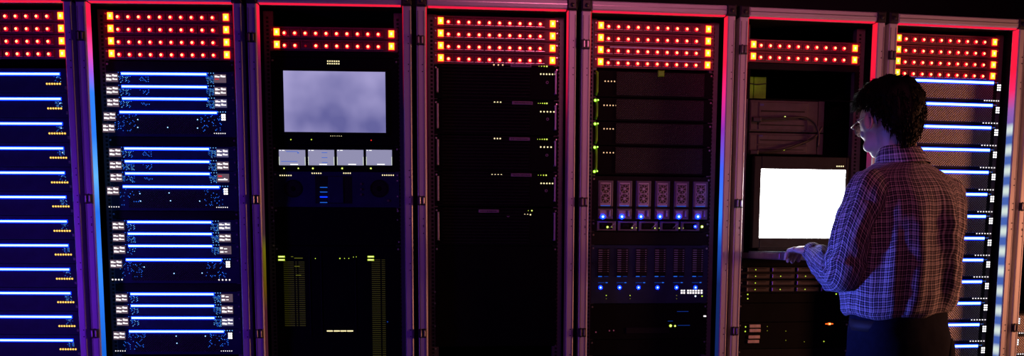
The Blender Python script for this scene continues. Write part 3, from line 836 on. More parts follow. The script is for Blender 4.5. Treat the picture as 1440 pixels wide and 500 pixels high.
for (x,y) in [(x,y) for x in (958.5,962,967.5,971,974.8,978.6,982.4,986.5) for y in (408.2,411.4)]:
    u.part('indicator_light', led(.0037,'tag_white',None,'sq'), M(4,x,y)[0], zr(4,x,y))
for (a,c,mm,r_) in ((852.5,415,'yellow_green',.002),(886,415,'yellow_green',.002),(951.5,415,'yellow_dim',.002),(978,416,'blue_hot',.0036),(987.3,416,'yellow_green',.003),(852.5,419.5,'yellow_dim',.0016),(886,419.5,'yellow_dim',.0016),(951.5,419.5,'yellow_dim',.0016)):
    u.part('indicator_light', led(r_,mm), M(4,a,c)[0], zr(4,a,c))
z1 = z0-.0005; z0 = zr(4,920,476)
u = Unit(4, 'network_switch', 'black switch with two yellow-green lights and three white dots', 'switch', None, z0, z1)
face(u, 'face_black', .4)
for a in (990.2, 993.6, 997): u.part('indicator_light', led(.0034,'tag_white'), min(M(4,a,444)[0], .540), zr(4,a,444))
u.part('indicator_light', led(.0062,'yellow_green','yellow_white'), M(4,943,457.5)[0], zr(4,943,457.5)); u.part('indicator_light', led(.0044,'yellow_green','yellow_white'), M(4,949.3,457.8)[0], zr(4,949,457.8))
for a,c,y in ((953,970,457),(952,968,437.5),(939,946,451)):
    (ua,zz),(ub,_) = M(4,a,y),M(4,c,y); u.part('blue_dash', MB().box(0,ub-ua,-.002,0,-.001,.001,'blue_dim').mesh('blue_dash'), ua, zz)
u.part('port_block', MB().box(-.09,.09,-.003,0,-.012,.012,'face_dark',.001).mesh('port_block'), .30, zr(4,920,457)-.02)
for a,c in ((838,466.5),(857,464.5),(863,464.2)): u.part('indicator_light', led(.0032,'pink_dim'), M(4,a,c)[0], zr(4,a,c))
filler(4, .76, z0-.0005, 'black panel at the bottom of %s' % RN[4])

# ---- rack 5: old computers, monitor, drawer
z1 = 1.996-.0456-.0225
filler(5, zr(5,1130,99), z1-.0005, 'wide black panel below the two lamp rows above the man\'s screen', 'face_dark')
z1 = zr(5,1130,99)-.0005; z0 = zr(5,1130,141)
u = Unit(5, 'shelf_tray', 'open dark shelf with a green box at its left', 'shelf', None, z0, z1)
b = MB(); b.box(-.2405,-.2225,0,.003,0,z1-z0,'face_black'); b.box(.2225,.2405,0,.003,0,z1-z0,'face_black'); b.box(-.22,.22,0,.45,0,.003,'face_black'); b.box(-.22,.22,.45,.453,0,z1-z0,'face_black')
u.part('shelf_body', b.mesh('shelf_body'))
x0, y0, t = RK[5]
def rl(k, uu, w, z):
    x0, y0, t = RK[k]; return (x0+uu*math.cos(t)-w*math.sin(t), y0+uu*math.sin(t)+w*math.cos(t), z)
(ua, zt), (ub, zb) = M(5,1052,107,.16), M(5,1077,138,.16); ua = max(ua, .089)
o = bpy.data.objects.new('green_box', None); C.objects.link(o); o.location = rl(5, ua, .16, z0+.0032); o.rotation_euler = (0,0,t)
tag(o, 'dim green box with a dark seam on the shelf beside the man\'s rack post', 'box')
H = min(zt, z1-.004)-z0-.004
obj('box_body', MB().box(0,.024,0,.12,0,H,'green_plastic',.002).box(.027,ub-ua,0,.12,0,H,'green_plastic',.002).mesh('box_body'), o)
obj('strap', MB().tube([(0,-.002,H*.72),((ub-ua)*.5,-.004,H*.68),(ub-ua,-.002,H*.73)],.002,'cable_black',6).mesh('strap'), o)
def oldpc(z0, z1, label, y_led, x_led):
    u = Unit(5, 'old_computer', label, 'computer', 'old mauve-grey computers', z0, z1); h = z1-z0
    W_ = M(5,1150,180)[0]-.085
    b = MB(); b.box(0, W_, 0, .40, .002, h-.002, 'fan_panel', .003)
    u.part('case', b.mesh('case'), .0845)
    b = MB(); b.box(.002,.030,-.003,0,.008,h-.010,'fan_panel',.002); b.box(.036,W_-.045,-.003,0,h*.45,h-.010,'fan_panel',.002); b.box(.036,W_-.045,-.003,0,.008,h*.40,'fan_panel',.002)
    b.box(.045,W_-.06,-.0045,-.003,h*.62,h*.66,'black_hole'); b.box(.045,W_-.06,-.0045,-.003,h*.2,h*.23,'black_hole'); b.box(.040,.056,-.0045,-.003,h*.80,h*.86,'blue_plate')
    u.part('front_panel', b.mesh('front_panel'), .0845)
    u.part('ear_plate', MB().box(-.012,.012,0,.003,.002,h-.002,'fan_panel').mesh('ear_plate'), .0845+W_+.013)
    uu, zz = M(5, x_led, y_led); u.part('indicator_light', led(.0034,'yellow_green','yellow_white'), uu, zz, -.003)
zc = zr(5,1100,186)
oldpc(zc+.0005, z0-.0005, 'old mauve-grey computer under the green box, upper of two', 164.3, 1103.5)
z0b = zr(5,1100,217)
oldpc(z0b, zc-.0005, 'old mauve-grey computer just above the man\'s white screen, lower of two', 210.3, 1102)
# cables
def P5(px, py, w): uu, zz = M(5, px, py, w); return rl(5, uu, w, zz)
for nm, pts in (('black cable running across the upper old computer', [(1062,168),(1080,166.5),(1103,166),(1122,164.5),(1134,165),(1146,172),(1152,186),(1150,206)]),
                ('black cable running up across the lower old computer', [(1058,214),(1075,213),(1100,210.5),(1120,204),(1140,196),(1150,189),(1156,178)])):
    w0 = .062 if 'upper' in nm else .066
    P = [Vector(P5(a, c, w0-.006*math.sin(i*1.1))) for i, (a, c) in enumerate(pts)]
    Q = []
    for i in range(len(P)-1):
        for s in range(4): Q.append(P[i].lerp(P[i+1], s/4))
    Q.append(P[-1])
    for _ in range(3): Q = [Q[0]]+[(Q[i-1]+Q[i]*2+Q[i+1])/4 for i in range(1, len(Q)-1)]+[Q[-1]]
    o = obj('cable', MB().tube(Q, .0042, 'cable_black', 8).mesh('cable', True)); tag(o, nm, 'cable', 'black cables over the old computers')
    pl = MB(); a = Q[0]; pl.box(a.x-.012, a.x+.022, a.y-.010, a.y+.006, a.z-.009, a.z+.009, 'cable_black', .003); obj('plug', pl.mesh('plug'), o)
# the white screen in its dark bezel, pulled slightly forward
zt_, zb_ = M(5,1069,237,.03)[1], M(5,1069,334,.03)[1]
ua, ub = M(5,1069,300,.03)[0], M(5,1187,300,.03)[0]
o = bpy.data.objects.new('console_monitor', None); C.objects.link(o)
um = (ua+ub)/2; zb0 = M(5,1120,350,.03)[1]
o.location = rl(5, um, .03, zb0); o.rotation_euler = (0,0,RK[5][2]); tag(o, 'glowing white screen in a dark bezel in front of the man', 'monitor')
hw = (ub-ua)/2; zA = zb_-zb0; zB = zt_-zb0
b = MB(); bz = .012
T = M(5,1120,220,.03)[1]-zb0
b.box(-hw-.030, -hw, 0, .025, .004, T, 'bezel_grey', .003); b.box(hw, hw+.012, 0, .025, .004, T, 'bezel_grey', .003)
b.box(-hw-.0001, hw+.0001, 0, .025, .004, zA, 'bezel_grey', .002); b.box(-hw-.0001, hw+.0001, 0, .025, zB, T, 'bezel_grey', .002); b.box(-hw, hw, .008, .025, zA, zB, 'face_black')
obj('bezel', b.mesh('bezel'), o)
obj('screen', MB().box(-hw, hw, .004, .0078, zA, zB, 'screen_white').mesh('screen'), o)
for q in range(4):
    uu, zz = M(5, 1177+2.9*q, 233.6, .03); obj('indicator_light', led(.0030,'yellow_white'), o, (uu-um, -.0002, zz-zb0))
obj('hinge', MB().tube([(-hw,.012,.0),(hw,.012,.0)], .008, 'bezel_grey', 10).mesh('hinge'), o)
# keyboard drawer reaching out towards the man
t = RK[5][2]; o = bpy.data.objects.new('keyboard_drawer', None); C.objects.link(o)
TZ = 1.150; TU = .072
o.location = rl(5, TU, 0, TZ); o.rotation_euler = (0,0,t)
tag(o, 'pulled-out keyboard drawer under the white screen, blue-lit on its left side', 'drawer')
OUT = -.36; WD = .452
b = MB()
b.box(0, WD, OUT, .30, 0, .006, 'drawer_grey', .001); b.box(0, .006, OUT, .02, .006, .030, 'drawer_grey', .001); b.box(WD-.006, WD, OUT, .02, .006, .030, 'drawer_grey', .001)
b.box(0, WD, OUT-.010, OUT, 0, .030, 'drawer_grey', .003)
obj('tray', b.mesh('tray'), o)
for xx in (-.006, WD+.001): obj('slide_rail', MB().box(xx, xx+.005, OUT+.09, .20, .004, .024, 'steel', .001).mesh('slide_rail'), o)
b = MB(); b.box(.02, WD-.02, OUT+.01, -.13, .007, .018, 'face_dark', .002); kb = obj('keyboard', b.mesh('keyboard'), o)
b = MB()
for r_ in range(6):
    for c_ in range(15):
        x = .028+c_*.0266; y = OUT+.018+r_*.0335; b.box(x, x+.022, y, y+.028, .018, .025, 'key_grey')
obj('key_set', b.mesh('key_set'), kb)
b = MB(); b.box(.10, .30, OUT-.022, OUT-.010, .010, .018, 'steel', .002); obj('drawer_handle', b.mesh('drawer_handle'), o)
# lower servers in rack 5
z1 = M(5,1120,374)[1]; zb = M(5,1120,411)[1]
filler(5, z1+.0005, 1.148, 'narrow dark panel just under the keyboard drawer')
h2 = (z1-zb)/2
for i in range(2):
    a1 = z1-i*h2-.0005; a0 = z1-(i+1)*h2+.0005
    u = Unit(5, 'drive_bay_server', 'dark server with tiny green lights under the keyboard drawer, %s of two' % ('upper','lower')[i], 'server', 'drive bay servers under the drawer', a0, a1)
    face(u, 'face_dark', .5)
    for r_ in range(2):
        for c_ in range(4):
            x = .140+c_*.108; z = a0+(.25+.5*r_)*(a1-a0)
            d = u.part('drive_bay', cm(('drive_tray', i), lambda: MB().box(-.050,.050,-.006,0,-.009,.009,'fan_panel',.002).box(-.030,.034,-.0065,-.006,.003,.006,'black_hole').box(-.049,-.045,-.010,-.006,-.007,.007,'steel',.001)), x, z)
            if not (r_ == 1 and c_ and i == 0 or r_ == 1 and c_ and i == 1): u.part('indicator_light', led(.0022,'yellow_green'), x-.012+.0, z, -.0065, d)
for (a,c) in ():
    pass
z1 = zb-.0005; z0 = zr(5,1120,420)
u = Unit(5, 'patch_panel', 'thin dark panel with two yellow-green lights at its left', 'panel', None, zr(5,1120,425), z1); face(u,'face_black',.1)
for a,c in ((1051.5,413),(1051.5,419.5),(1176,409.5),(1182,408.8)):
    uu,zz = M(5,a,c); u.part('indicator_light', led(.0030,'yellow_green'), max(uu,.072), min(zz, z1-.006))
z0 = zr(5,1120,425)
filler(5, zr(5,1120,452)+.0005, z0-.0005, 'black panel above the orange light in the man\'s rack')
z1 = zr(5,1120,452); z0 = zr(5,1120,489)
u = Unit(5, 'disk_shelf', 'dark disk shelf with pink-grey plates at left and an orange light', 'server', None, z0, z1); face(u,'face_black',.5)
for (a,c,y) in ((1053.5,1069,458),(1053.5,1069,464.2),(1052,1068,473.3),(1051,1067,479.7)):
    (ua,zz),(ub,_) = M(5,a,y),M(5,c,y); u.part('drive_plate', MB().box(0,ub-ua,-.005,0,-.0065,.0065,'plate_pink',.001).mesh('drive_plate'), ua, zz)
for (a,c,r_,m_) in ((1048.5,459,.003,'yellow_green'),(1048,465.5,.003,'yellow_green'),(1079,458.5,.002,'yellow_dim'),(1079,464.5,.002,'yellow_dim'),(1131,480,.002,'yellow_dim'),(1158.5,479.5,.0024,'yellow_green'),(1105,465,.002,'yellow_dim'),(1105,478,.002,'yellow_dim')):
    uu,zz = M(5,a,c); u.part('indicator_light', led(r_,m_), max(uu,.070), zz)
uu,zz = M(5,1166,454.8); 
u.part('orange_light', MB().box(-.017,.017,-.003,0,-.0022,.0022,'orange_flare',.001).ball((0,-.002,0),(.009,.004,.0055),'orange_flare',14,8).ball((0,-.004,0),(.0055,.004,.0032),'orange_core',12,8).mesh('orange_light'), uu, zz)
filler(5, .74, z0-.0005, 'dark panel at the bottom of the man\'s rack', 'face_dark')

# ---- racks 6 and 7: bronze mesh servers
def mesh_server(k, i, zb, n_dots):
    if k == 6: lab = 'mesh-fronted server with blue-white bar, %s in %s' % (ORD[i], RN[6])
    else: lab = 'mesh server with white lamps cut by right edge, %s in view' % ('upper' if i == 0 else 'lower' if i == 1 else 'lowest')
    u = Unit(k, 'mesh_server', lab, 'server', 'bronze mesh servers right of the man', zb-.0760, zb+.0150)
    face(u, 'face_dark')
    u.part('mesh_front', cm(('mesh_front',6), lambda: MB().box(-.212,.222,-.004,0,.008,.081,'mesh_bronze',.001)))
    if k == 6:
        b1 = M(6,1396,117)[0]
        u.part('light_bar', bar(b1-.092, .0088), (.092+b1)/2, zb, -.003)
        cu = M(6,1403.3,123)[0]
        u.part('light_cluster', cluster_mb(2,3,.0095,.0033), cu, zb-.0185, -.004)
        ledrow(u, [b1+.006+.0075*q for q in range(3)], zb+.002, .0014, 'glint_blue')
        da, db = M(6,1384.5,141.5)[0], M(6,1404,141.5)[0]
        ds = spread(da, db, 7) if n_dots == 7 else spread(da, db, 6)
        ledrow(u, ds, zb-.0715, .0024, 'tag_white', None, 'sq')
        u.part('indicator_light', led(.002,'yellow_dim'), .295, zb-.022, -.004)
    else:
        u.part('light_bar', bar(.33, .0062), .33, zb, -.003)
        u.part('light_cluster', cluster_mb(2,3,.0095,.0033), .092, zb-.0185, -.004)
        ledrow(u, spread(.085,.13,5), zb-.0715, .0024, 'tag_white', None, 'sq')
for i in range(13): mesh_server(6, i, 1.878-.0917*i, 7 if i in (0,) else 6)
for i in range(3): mesh_server(7, i, M(7,1437,446)[1]+.004-.0917*i, 6)

# ------------------------------------------------------------------ the man
BC = Vector((1.235, -.47, 0)); PHI = math.radians(30)
Rb = Matrix.Rotation(PHI, 3, 'Z')
def bw(x, y, z): v = Rb @ Vector((x, y, 0)); return Vector((BC.x+v.x, BC.y+v.y, z))
def nz(p, s, seed=0.): return noise.noise(Vector((p[0]*s+seed, p[1]*s-seed, p[2]*s+seed*.5)))

def catm(pts, n):
    """Catmull-Rom through rows of numbers"""
    out = []
    for i in range(len(pts)-1):
        p0, p1, p2, p3 = pts[max(i-1,0)], pts[i], pts[i+1], pts[min(i+2,len(pts)-1)]
        for s in range(n):
            t = s/n
            out.append([.5*((2*b)+(-a+c)*t+(2*a-5*b+4*c-d)*t*t+(-a+3*b-3*c+d)*t*t*t) for a, b, c, d in zip(p0, p1, p2, p3)])
    out.append(list(pts[-1])); return out

def lengths(rings):
    out = [[0.]*len(rings[0])]
    for i in range(1, len(rings)): out.append([l+(b-a).length for l, a, b in zip(out[-1], rings[i-1], rings[i])])
    return out

def loft(name, rings, mat, uvs, closed=True, cap=False):
    n = len(rings[0]); vs = [v for r in rings for v in r]; fs = []; uvf = []
    for i in range(len(rings)-1):
        for k_ in range(n if closed else n-1):
            k2 = (k_+1) % n
            fs.append((i*n+k_, i*n+k2, (i+1)*n+k2, (i+1)*n+k_))
            ub = (k_+1)
            uvf.append([(uvs[0](i, k_), uvs[1](i, k_)), (uvs[0](i, ub), uvs[1](i, ub)), (uvs[0](i+1, ub), uvs[1](i+1, ub)), (uvs[0](i+1, k_), uvs[1](i+1, k_))])
    if cap:
        fs += [tuple(range(n-1,-1,-1)), tuple(range((len(rings)-1)*n, len(rings)*n))]
        uvf += [[(0,0)]*n, [(0,0)]*n]
    me = bpy.data.meshes.new(name); me.from_pydata([tuple(v) for v in vs], [], fs)
    uvl = me.uv_layers.new(name='UVMap'); q = 0
    for f in uvf:
        for (a, b_) in f: uvl.data[q].uv = (a, b_); q += 1
    me.materials.append(MAT[mat]); me.polygons.foreach_set('use_smooth', [True]*len(fs)); me.update()
    return me


# --- head frame
PSI = math.radians(15)
HC = W(1249, 167, -.43)
Rh = Matrix.Rotation(PSI, 3, 'Z') @ Matrix.Rotation(math.radians(-16), 3, 'X')
def hw_(x, y, z): return HC + Rh @ Vector((x, y, z))      # x right of his face, y forward, z up

body = MB()
def bball(x, y, z, rx, ry, rz, rot=None):
    R_ = Rh if rot is None else Rh @ rot
    body.ball(hw_(x, y, z), (rx, ry, rz), 'skin', 24, 16, R_)
# skull and face
bball(0, -.012, .018, .076, .094, .086); bball(0, .030, .010, .066, .064, .074)
bball(0, .034, -.045, .056, .056, .062); bball(0, .050, -.080, .034, .038, .030)
bball(0, .052, -.030, .050, .042, .050)
bball(0, .083, .030, .050, .014, .012)                                   # brow
bball(-.030, .068, -.022, .022, .020, .018); bball(.030, .068, -.022, .022, .020, .018)
body.tube([hw_(0,.086,.020), hw_(0,.100,-.004), hw_(0,.108,-.020), hw_(0,.094,-.028)], [.007,.009,.012,.009], 'skin', 10)
bball(0, .088, -.047, .020, .010, .007); bball(0, .087, -.056, .018, .009, .006)
for s in (-1, 1):
    bball(s*.034, .052, -.066, .020, .030, .022)
    # ear
    er = Matrix.Rotation(s*math.radians(-22), 3, 'Z')
    cx, cy, cz = s*.080, -.008, -.012
    pts = []
    for q in range(13):
        a = PI*.5+ (q/12)*PI*1.45
        pts.append(hw_(cx+s*.004, cy-.004+.017*math.cos(a)*1.0, cz+.030*math.sin(a)))
    body.tube(pts, [.004]*13, 'skin', 8); bball(s*.078, -.006, -.012, .006, .016, .028, er)
# neck
nb = bw(0, .030, 1.435); nt_ = hw_(0, -.022, -.045)
body.tube([nb+Vector((0,0,-.05)), nb, nb.lerp(nt_, .55), nt_, hw_(0,-.012,-.005)], [.075,.062,.056,.056,.050], 'skin', 20)
# trunk and legs under the clothes
def sect(z, a, b_, cx=0, cy=0, n=24, e=2.3):
    r = []
    for q in range(n):
        th = 2*PI*q/n; c_, s_ = math.cos(th), math.sin(th)
        r.append(bw(cx+a*math.copysign(abs(c_)**(2/e), c_), cy+b_*math.copysign(abs(s_)**(2/e), s_), z))
    return r
def bloft(secs, mat='skin'):
    n = len(secs[0]); vs = [v for s in secs for v in s]
    fs = [(i*n+q, i*n+(q+1) % n, (i+1)*n+(q+1) % n, (i+1)*n+q) for i in range(len(secs)-1) for q in range(n)]
    fs += [tuple(range(n-1,-1,-1)), tuple(range((len(secs)-1)*n, len(secs)*n))]
    body.add(vs, fs, mat)
bloft([sect(.88,.13,.08,-.01), sect(.95,.145,.095,-.01), sect(1.1,.135,.085), sect(1.3,.155,.095,0,.015), sect(1.40,.135,.07,0,.02), sect(1.445,.07,.05,0,.03)])
LS = bw(-.180, .0, 1.395); RS = bw(.190, .005, 1.395)
LE = W(1186, 388, -.545); LWr = W(1146, 357, -.305)
RE = Vector((1.462, -.245, 1.150)); RWr = Vector((1.300, -.105, 1.205))
for a, b_, c_ in ((LS, LE, LWr), (RS, RE, RWr)):
    body.tube([a, a.lerp(b_, .5), b_, b_.lerp(c_, .4), c_], [.045,.040,.036,.032,.026], 'skin', 14)
for s, hx in ((-1, -.09), (1, .09)):
    bloft([sect(z, r, r*1.1, hx*f, yo, 20, 2) for z, r, f, yo in ((.10,.040,1.15,.0),(.28,.052,1.1,-.005),(.48,.055,1.05,.005),(.68,.07,1.02,.01),(.90,.078,1,.0))])
# hands
def hand(wrist, fwd, up, side, curl=.55, spread_=1.):
    """side=+1: thumb towards +cross. palm from wrist along fwd"""
    f = fwd.normalized(); u_ = (up-f*up.dot(f)).normalized(); r_ = f.cross(u_).normalized()*side   # r_ points to the thumb side
    def L(a, b_, c_): return wrist+f*a+r_*b_+u_*c_
    Rm = Matrix((f, r_, u_)).transposed()
    body.tube([L(-.03,0,0), L(.0,0,0), L(.02,0,0)], [.026,.024,.024], 'skin', 14)
    body.ball(L(.050,.0,.004), (.046,.040,.015), 'skin', 20, 12, Rm)
    body.ball(L(.028,.018,-.002), (.030,.020,.014), 'skin', 16, 10, Rm)
    spec = [(.028,.080,.0095),(.009,.088,.0098),(-.010,.082,.0093),(-.028,.066,.0082)]
    for b0, ln, r0 in spec:
        p = L(.078, b0, .006); segs = (ln*.46, ln*.30, ln*.24); ang = 0; pts = [L(.050, b0*.8, .004), p]; rad = [r0*.9, r0*1.05]
        for q, sl in enumerate(segs):
            ang += curl*(1.0, 1.15, .8)[q]*(1 if q else .55)
            d = (f*math.cos(ang)-u_*math.sin(ang))+r_*(b0*1.6*spread_*(1 if q == 0 else .3)); d.normalize()
            p = p+d*sl; pts.append(p); rad.append(r0*(1.0,.93,.78)[q])
        body.tube(pts, rad, 'skin', 12)
        body.ball(pts[-1], rad[-1]*1.0, 'skin', 10, 8)
        for q in (1, 2, 3): body.ball(pts[q], rad[q]*1.08, 'skin', 10, 8)
    p0, p1, p2, p3 = L(.020,.024,-.004), L(.046,.046,-.010), L(.070,.054,-.018), L(.088,.050,-.026)
    body.tube([p0,p1,p2,p3], [.013,.0115,.0105,.0085], 'skin', 12); body.ball(p3, .0088, 'skin', 10, 8); body.ball(p1, .0122, 'skin', 10, 8)
hl_dir = (W(1116, 352, -.185)-LWr)
hand(LWr+Vector((0,0,.004)), hl_dir, Vector((0,0,1)), 1, .50)
hand(RWr, Vector((-.105,.055,-.012)), Vector((0,0,1)), -1, .50)
me = body.mesh('person_body', True)
person = obj('person', me)
rm_ = person.modifiers.new('remesh', 'REMESH'); rm_.mode = 'VOXEL'; rm_.voxel_size = .0032; rm_.use_smooth_shade = True
sm_ = person.modifiers.new('smooth', 'SMOOTH'); sm_.iterations = 4; sm_.factor = .5
tag(person, 'person in plaid shirt and dark trousers, back turned, hand on the keyboard drawer', 'person')

# --- shirt torso
nT = 96
secs = catm([(.955,.160,.124,-.026,0),(.985,.172,.132,-.026,0),(1.03,.182,.138,-.020,0),(1.10,.186,.138,-.010,.002),(1.18,.188,.134,0,.004),(1.26,.194,.134,.004,.008),
             (1.33,.200,.130,.006,.010),(1.375,.198,.120,.006,.014),(1.405,.184,.106,.004,.018),(1.430,.150,.090,.002,.022),(1.448,.108,.078,0,.026),(1.462,.078,.068,0,.030)], 7)
rings = []
for i, (z, a, b_, cx, cy) in enumerate(secs):
    r = []; fr = (z-.955)/.5
    for q in range(nT):
        th = 2*PI*q/nT; c_, s_ = math.cos(th), math.sin(th)
        e = 2.4 if z > 1.0 else 2.3
        x = cx+a*math.copysign(abs(c_)**(2/e), c_); y = cy+b_*math.copysign(abs(s_)**(2/e), s_)
        amp = .015*max(0, min(1, (1.40-z)/.12))*(1 if z > .99 else .6)
        # long drapes running down the back, and cross wrinkles
        dz_ = amp*(1.15*nz((math.cos(th)*1.7, math.sin(th)*1.7, z*1.5+x*1.2), 2.3, 3.1)+.75*nz((math.cos(th)*1.4, math.sin(th)*1.4, z*.9), 5.2, 8.2)+.35*nz((x, y, z*2.2), 14, 1.7))
        if -2.6 < th-2*PI < -.4 or PI+.4 < th < 2*PI-.3:   # back side: two strong folds from the blades to the hem
            for (t0, wd_, am, tl) in ((4.88,.075,.022,.55),(5.38,.06,.018,.25),(4.35,.10,.012,-.3),(5.12,.05,-.010,.4)):
                tt = t0+(1.2-z)*tl*.9; dz_ += am*math.exp(-((th-tt)/wd_)**2)*max(0, min(1, (1.39-z)/.12))*max(0,min(1,(z-.98)/.06))
        rad = Vector((x-cx, y-cy, 0)).normalized()
        p = bw(x+rad.x*dz_, y+rad.y*dz_, z)
        if i < 10:   # hem rides up at the back, dips at the flank
            w_ = 1-i/10
            lift = .030*math.exp(-((th-4.95)/.35)**2)-.012*math.exp(-((th-5.9)/.4)**2)+.006*math.sin(th*5)
            p.z += (lift+.03)*w_*1.0
        r.append(p)
    rings.append(r)
circ = 1.08; TL_ = lengths(rings)
shirt = obj('shirt', loft('shirt', rings, 'plaid_cotton', (lambda i, q: q/nT*circ, lambda i, q: TL_[i][q % nT])), person)
so = shirt.modifiers.new('thick', 'SOLIDIFY'); so.thickness = .002; so.offset = -1

# sleeves
def sleeve(pts, nm, sd, extra):
    rows = catm(pts, 10); P = [Vector(r[:3]) for r in rows]; rad = [r[3] for r in rows]
    n = 48; rings = []; L_ = [0.]
    for i in range(1, len(P)): L_.append(L_[-1]+(P[i]-P[i-1]).length)
    up = None
    for i, p in enumerate(P):
        d = (P[min(i+1, len(P)-1)]-P[max(i-1, 0)]).normalized()
        if up is None: up = Vector((0,-1,0)); 
        up = (up-d*up.dot(d)).normalized(); q_ = d.cross(up)
        r = []
        for k_ in range(n):
            a = 2*PI*k_/n; o_ = up*math.cos(a)+q_*math.sin(a)
            base = p+o_*rad[i]
            amp = min(1, i/8)
            w_ = .0075*amp*nz((L_[i]*2.2+.6*math.sin(a+1), math.cos(a)*.3, math.sin(a)*.3), 7.5, sd)+.004*amp*nz(base, 22, sd)
            for (l0, wdt, am, a0) in extra:     # rings of crumpled cloth
                w_ += am*math.exp(-((L_[i]-l0-.012*math.cos(a-a0))/wdt)**2)*(.6+.4*math.cos(a-a0))
            r.append(base+o_*w_)
        rings.append(r)
    SL = lengths(rings)
    me = loft(nm, rings, 'plaid_cotton', (lambda i, q: q/n*.34, lambda i, q: SL[i][q % n]), True)
    o = obj(nm, me, shirt); s_ = o.modifiers.new('thick', 'SOLIDIFY'); s_.thickness = .002; s_.offset = -1
    return o, P, rad
l0 = bw(-.135, .012, 1.385); l1 = bw(-.185, .0, 1.368)
lm_ = LS.lerp(LE, .52)+Vector((-.012,-.005,0))
pts = [(*l0,.052),(*l1,.060),(*LS.lerp(LE,.25)+Vector((-.004,0,.0)),.060) if False else (*(LS.lerp(LE,.22)),.061),(*lm_,.059),(*(LS.lerp(LE,.82)+Vector((-.006,0,0))),.057),
       (*(LE+Vector((.0,.012,.006))),.056),(*(LE.lerp(LWr,.35)+Vector((-.004,0,-.002))),.053),(*LE.lerp(LWr,.68),.046),(*LE.lerp(LWr,.92),.036),(*LE.lerp(LWr,1.06),.031)]
sleeve(pts, 'sleeve', 4.4, ((.27,.012,.008,.5),(.305,.010,.007,2.),(.34,.010,.008,1.),(.385,.010,.006,0.),(.43,.010,.005,2.)))
r0 = bw(.135, .014, 1.385); r1 = bw(.190, .006, 1.366)
pts = [(*r0,.052),(*r1,.060),(*(RS.lerp(RE,.3)+Vector((.012,0,.0))),.061),(*(RS.lerp(RE,.62)+Vector((.012,.0,0))),.058),(*(RE),.054),(*RE.lerp(RWr,.4),.050),(*RE.lerp(RWr,.75),.041),(*RE.lerp(RWr,1.02),.032)]
sleeve(pts, 'sleeve', 9.7, ((.26,.012,.006,.5),(.31,.010,.006,2.)))
for wr, dr in ((LWr, (LWr-LE).normalized()), (RWr, (RWr-RE).normalized())):
    c0 = wr+dr*.002; 
    rr = []
    up = dr.orthogonal().normalized(); q_ = dr.cross(up)
    for d_, r_ in ((0,.0325),(.010,.0335),(.030,.0330),(.034,.031),(.030,.0285),(.0,.028)):
        rr.append([c0+dr*d_+(up*math.cos(2*PI*a/32)+q_*math.sin(2*PI*a/32))*r_ for a in range(32)])
    obj('cuff', loft('cuff', rr, 'plaid_cotton', (lambda i, q: q/32*.22, lambda i, q: i*.012), True), shirt)
# collar
rr = []; n = 48; cc = bw(0,.022,1.462)
tl = (hw_(0,-.02,-.06)-cc); tl = Vector((tl.x, tl.y, 0))*.55
for (dz_, r_, y_) in ((-.016,.078,.0),(.006,.070,.1),(.028,.064,.5),(.043,.061,.9),(.046,.064,1.),(.034,.071,.8),(.012,.079,.4),(-.004,.084,.1)):
    ring_ = []
    for a in range(n):
        th = 2*PI*a/n; v = Rb @ Vector((math.cos(th)*r_*1.02, math.sin(th)*r_*.94, 0))
        drop = -.026*max(0, math.sin(th))**2*(dz_ > 0)
        ring_.append(cc+tl*y_+v+Vector((0,0,dz_+drop+.002*math.sin(th*3+dz_*80))))
    rr.append(ring_)
obj('collar', loft('collar', rr, 'plaid_cotton', (lambda i, q: q/n*.45, lambda i, q: i*.0135), True), shirt)
# --- trousers
def tsec(z, a, b_, cx, cy, n=40, e=2.3):
    r = []
    for q in range(n):
        th = 2*PI*q/n; c_, s_ = math.cos(th), math.sin(th)
        x = cx+a*math.copysign(abs(c_)**(2/e), c_); y = cy+b_*math.copysign(abs(s_)**(2/e), s_)
        p = bw(x, y, z); w_ = .006*nz(p, 9, 2.2)+.003*nz(p, 22, 5.)
        ra = Rb @ Vector((c_, s_, 0)); r.append(p+ra*w_)
    return r
tb = MB()
def tl_(secs):
    n = len(secs[0]); vs = [v for s in secs for v in s]
    fs = [(i*n+q, i*n+(q+1) % n, (i+1)*n+(q+1) % n, (i+1)*n+q) for i in range(len(secs)-1) for q in range(n)]
    fs += [tuple(range(n-1,-1,-1)), tuple(range((len(secs)-1)*n, len(secs)*n))]
    tb.add(vs, fs, 'trousers_navy')
tl_([tsec(*s) for s in catm([(.78,.150,.105,-.012,-.004),(.84,.172,.122,-.012,-.008),(.90,.178,.126,-.012,-.006),(.96,.172,.120,-.012,0),(1.02,.165,.115,-.010,0)], 4)])
for s in (-1, 1):
    tl_([tsec(*q) for q in catm([(.07,.062,.075,s*.105-.012,-.005),(.2,.064,.074,s*.102-.012,-.004),(.45,.070,.080,s*.096-.012,.0),(.65,.080,.092,s*.090-.012,0),(.82,.088,.108,s*.084-.012,-.006),(.86,.088,.108,s*.082-.012,-.006)], 4)])
tro = obj('trousers', tb.mesh('trousers', True), person)
r2 = tro.modifiers.new('remesh', 'REMESH'); r2.mode = 'VOXEL'; r2.voxel_size = .008; r2.use_smooth_shade = True
s2 = tro.modifiers.new('smooth', 'SMOOTH'); s2.iterations = 5
bl = MB(); ring_ = [bw(-.020+.170*math.cos(a*2*PI/48), .118*math.sin(a*2*PI/48), .958) for a in range(49)]
rr = [[p+Vector((0,0,d_)) for p in ring_[:-1]] for d_ in (-.017, .017)]
o = obj('belt', loft('belt', rr, 'leather', (lambda i,q: 0, lambda i,q: 0), True), person); q_ = o.modifiers.new('t','SOLIDIFY'); q_.thickness = .003
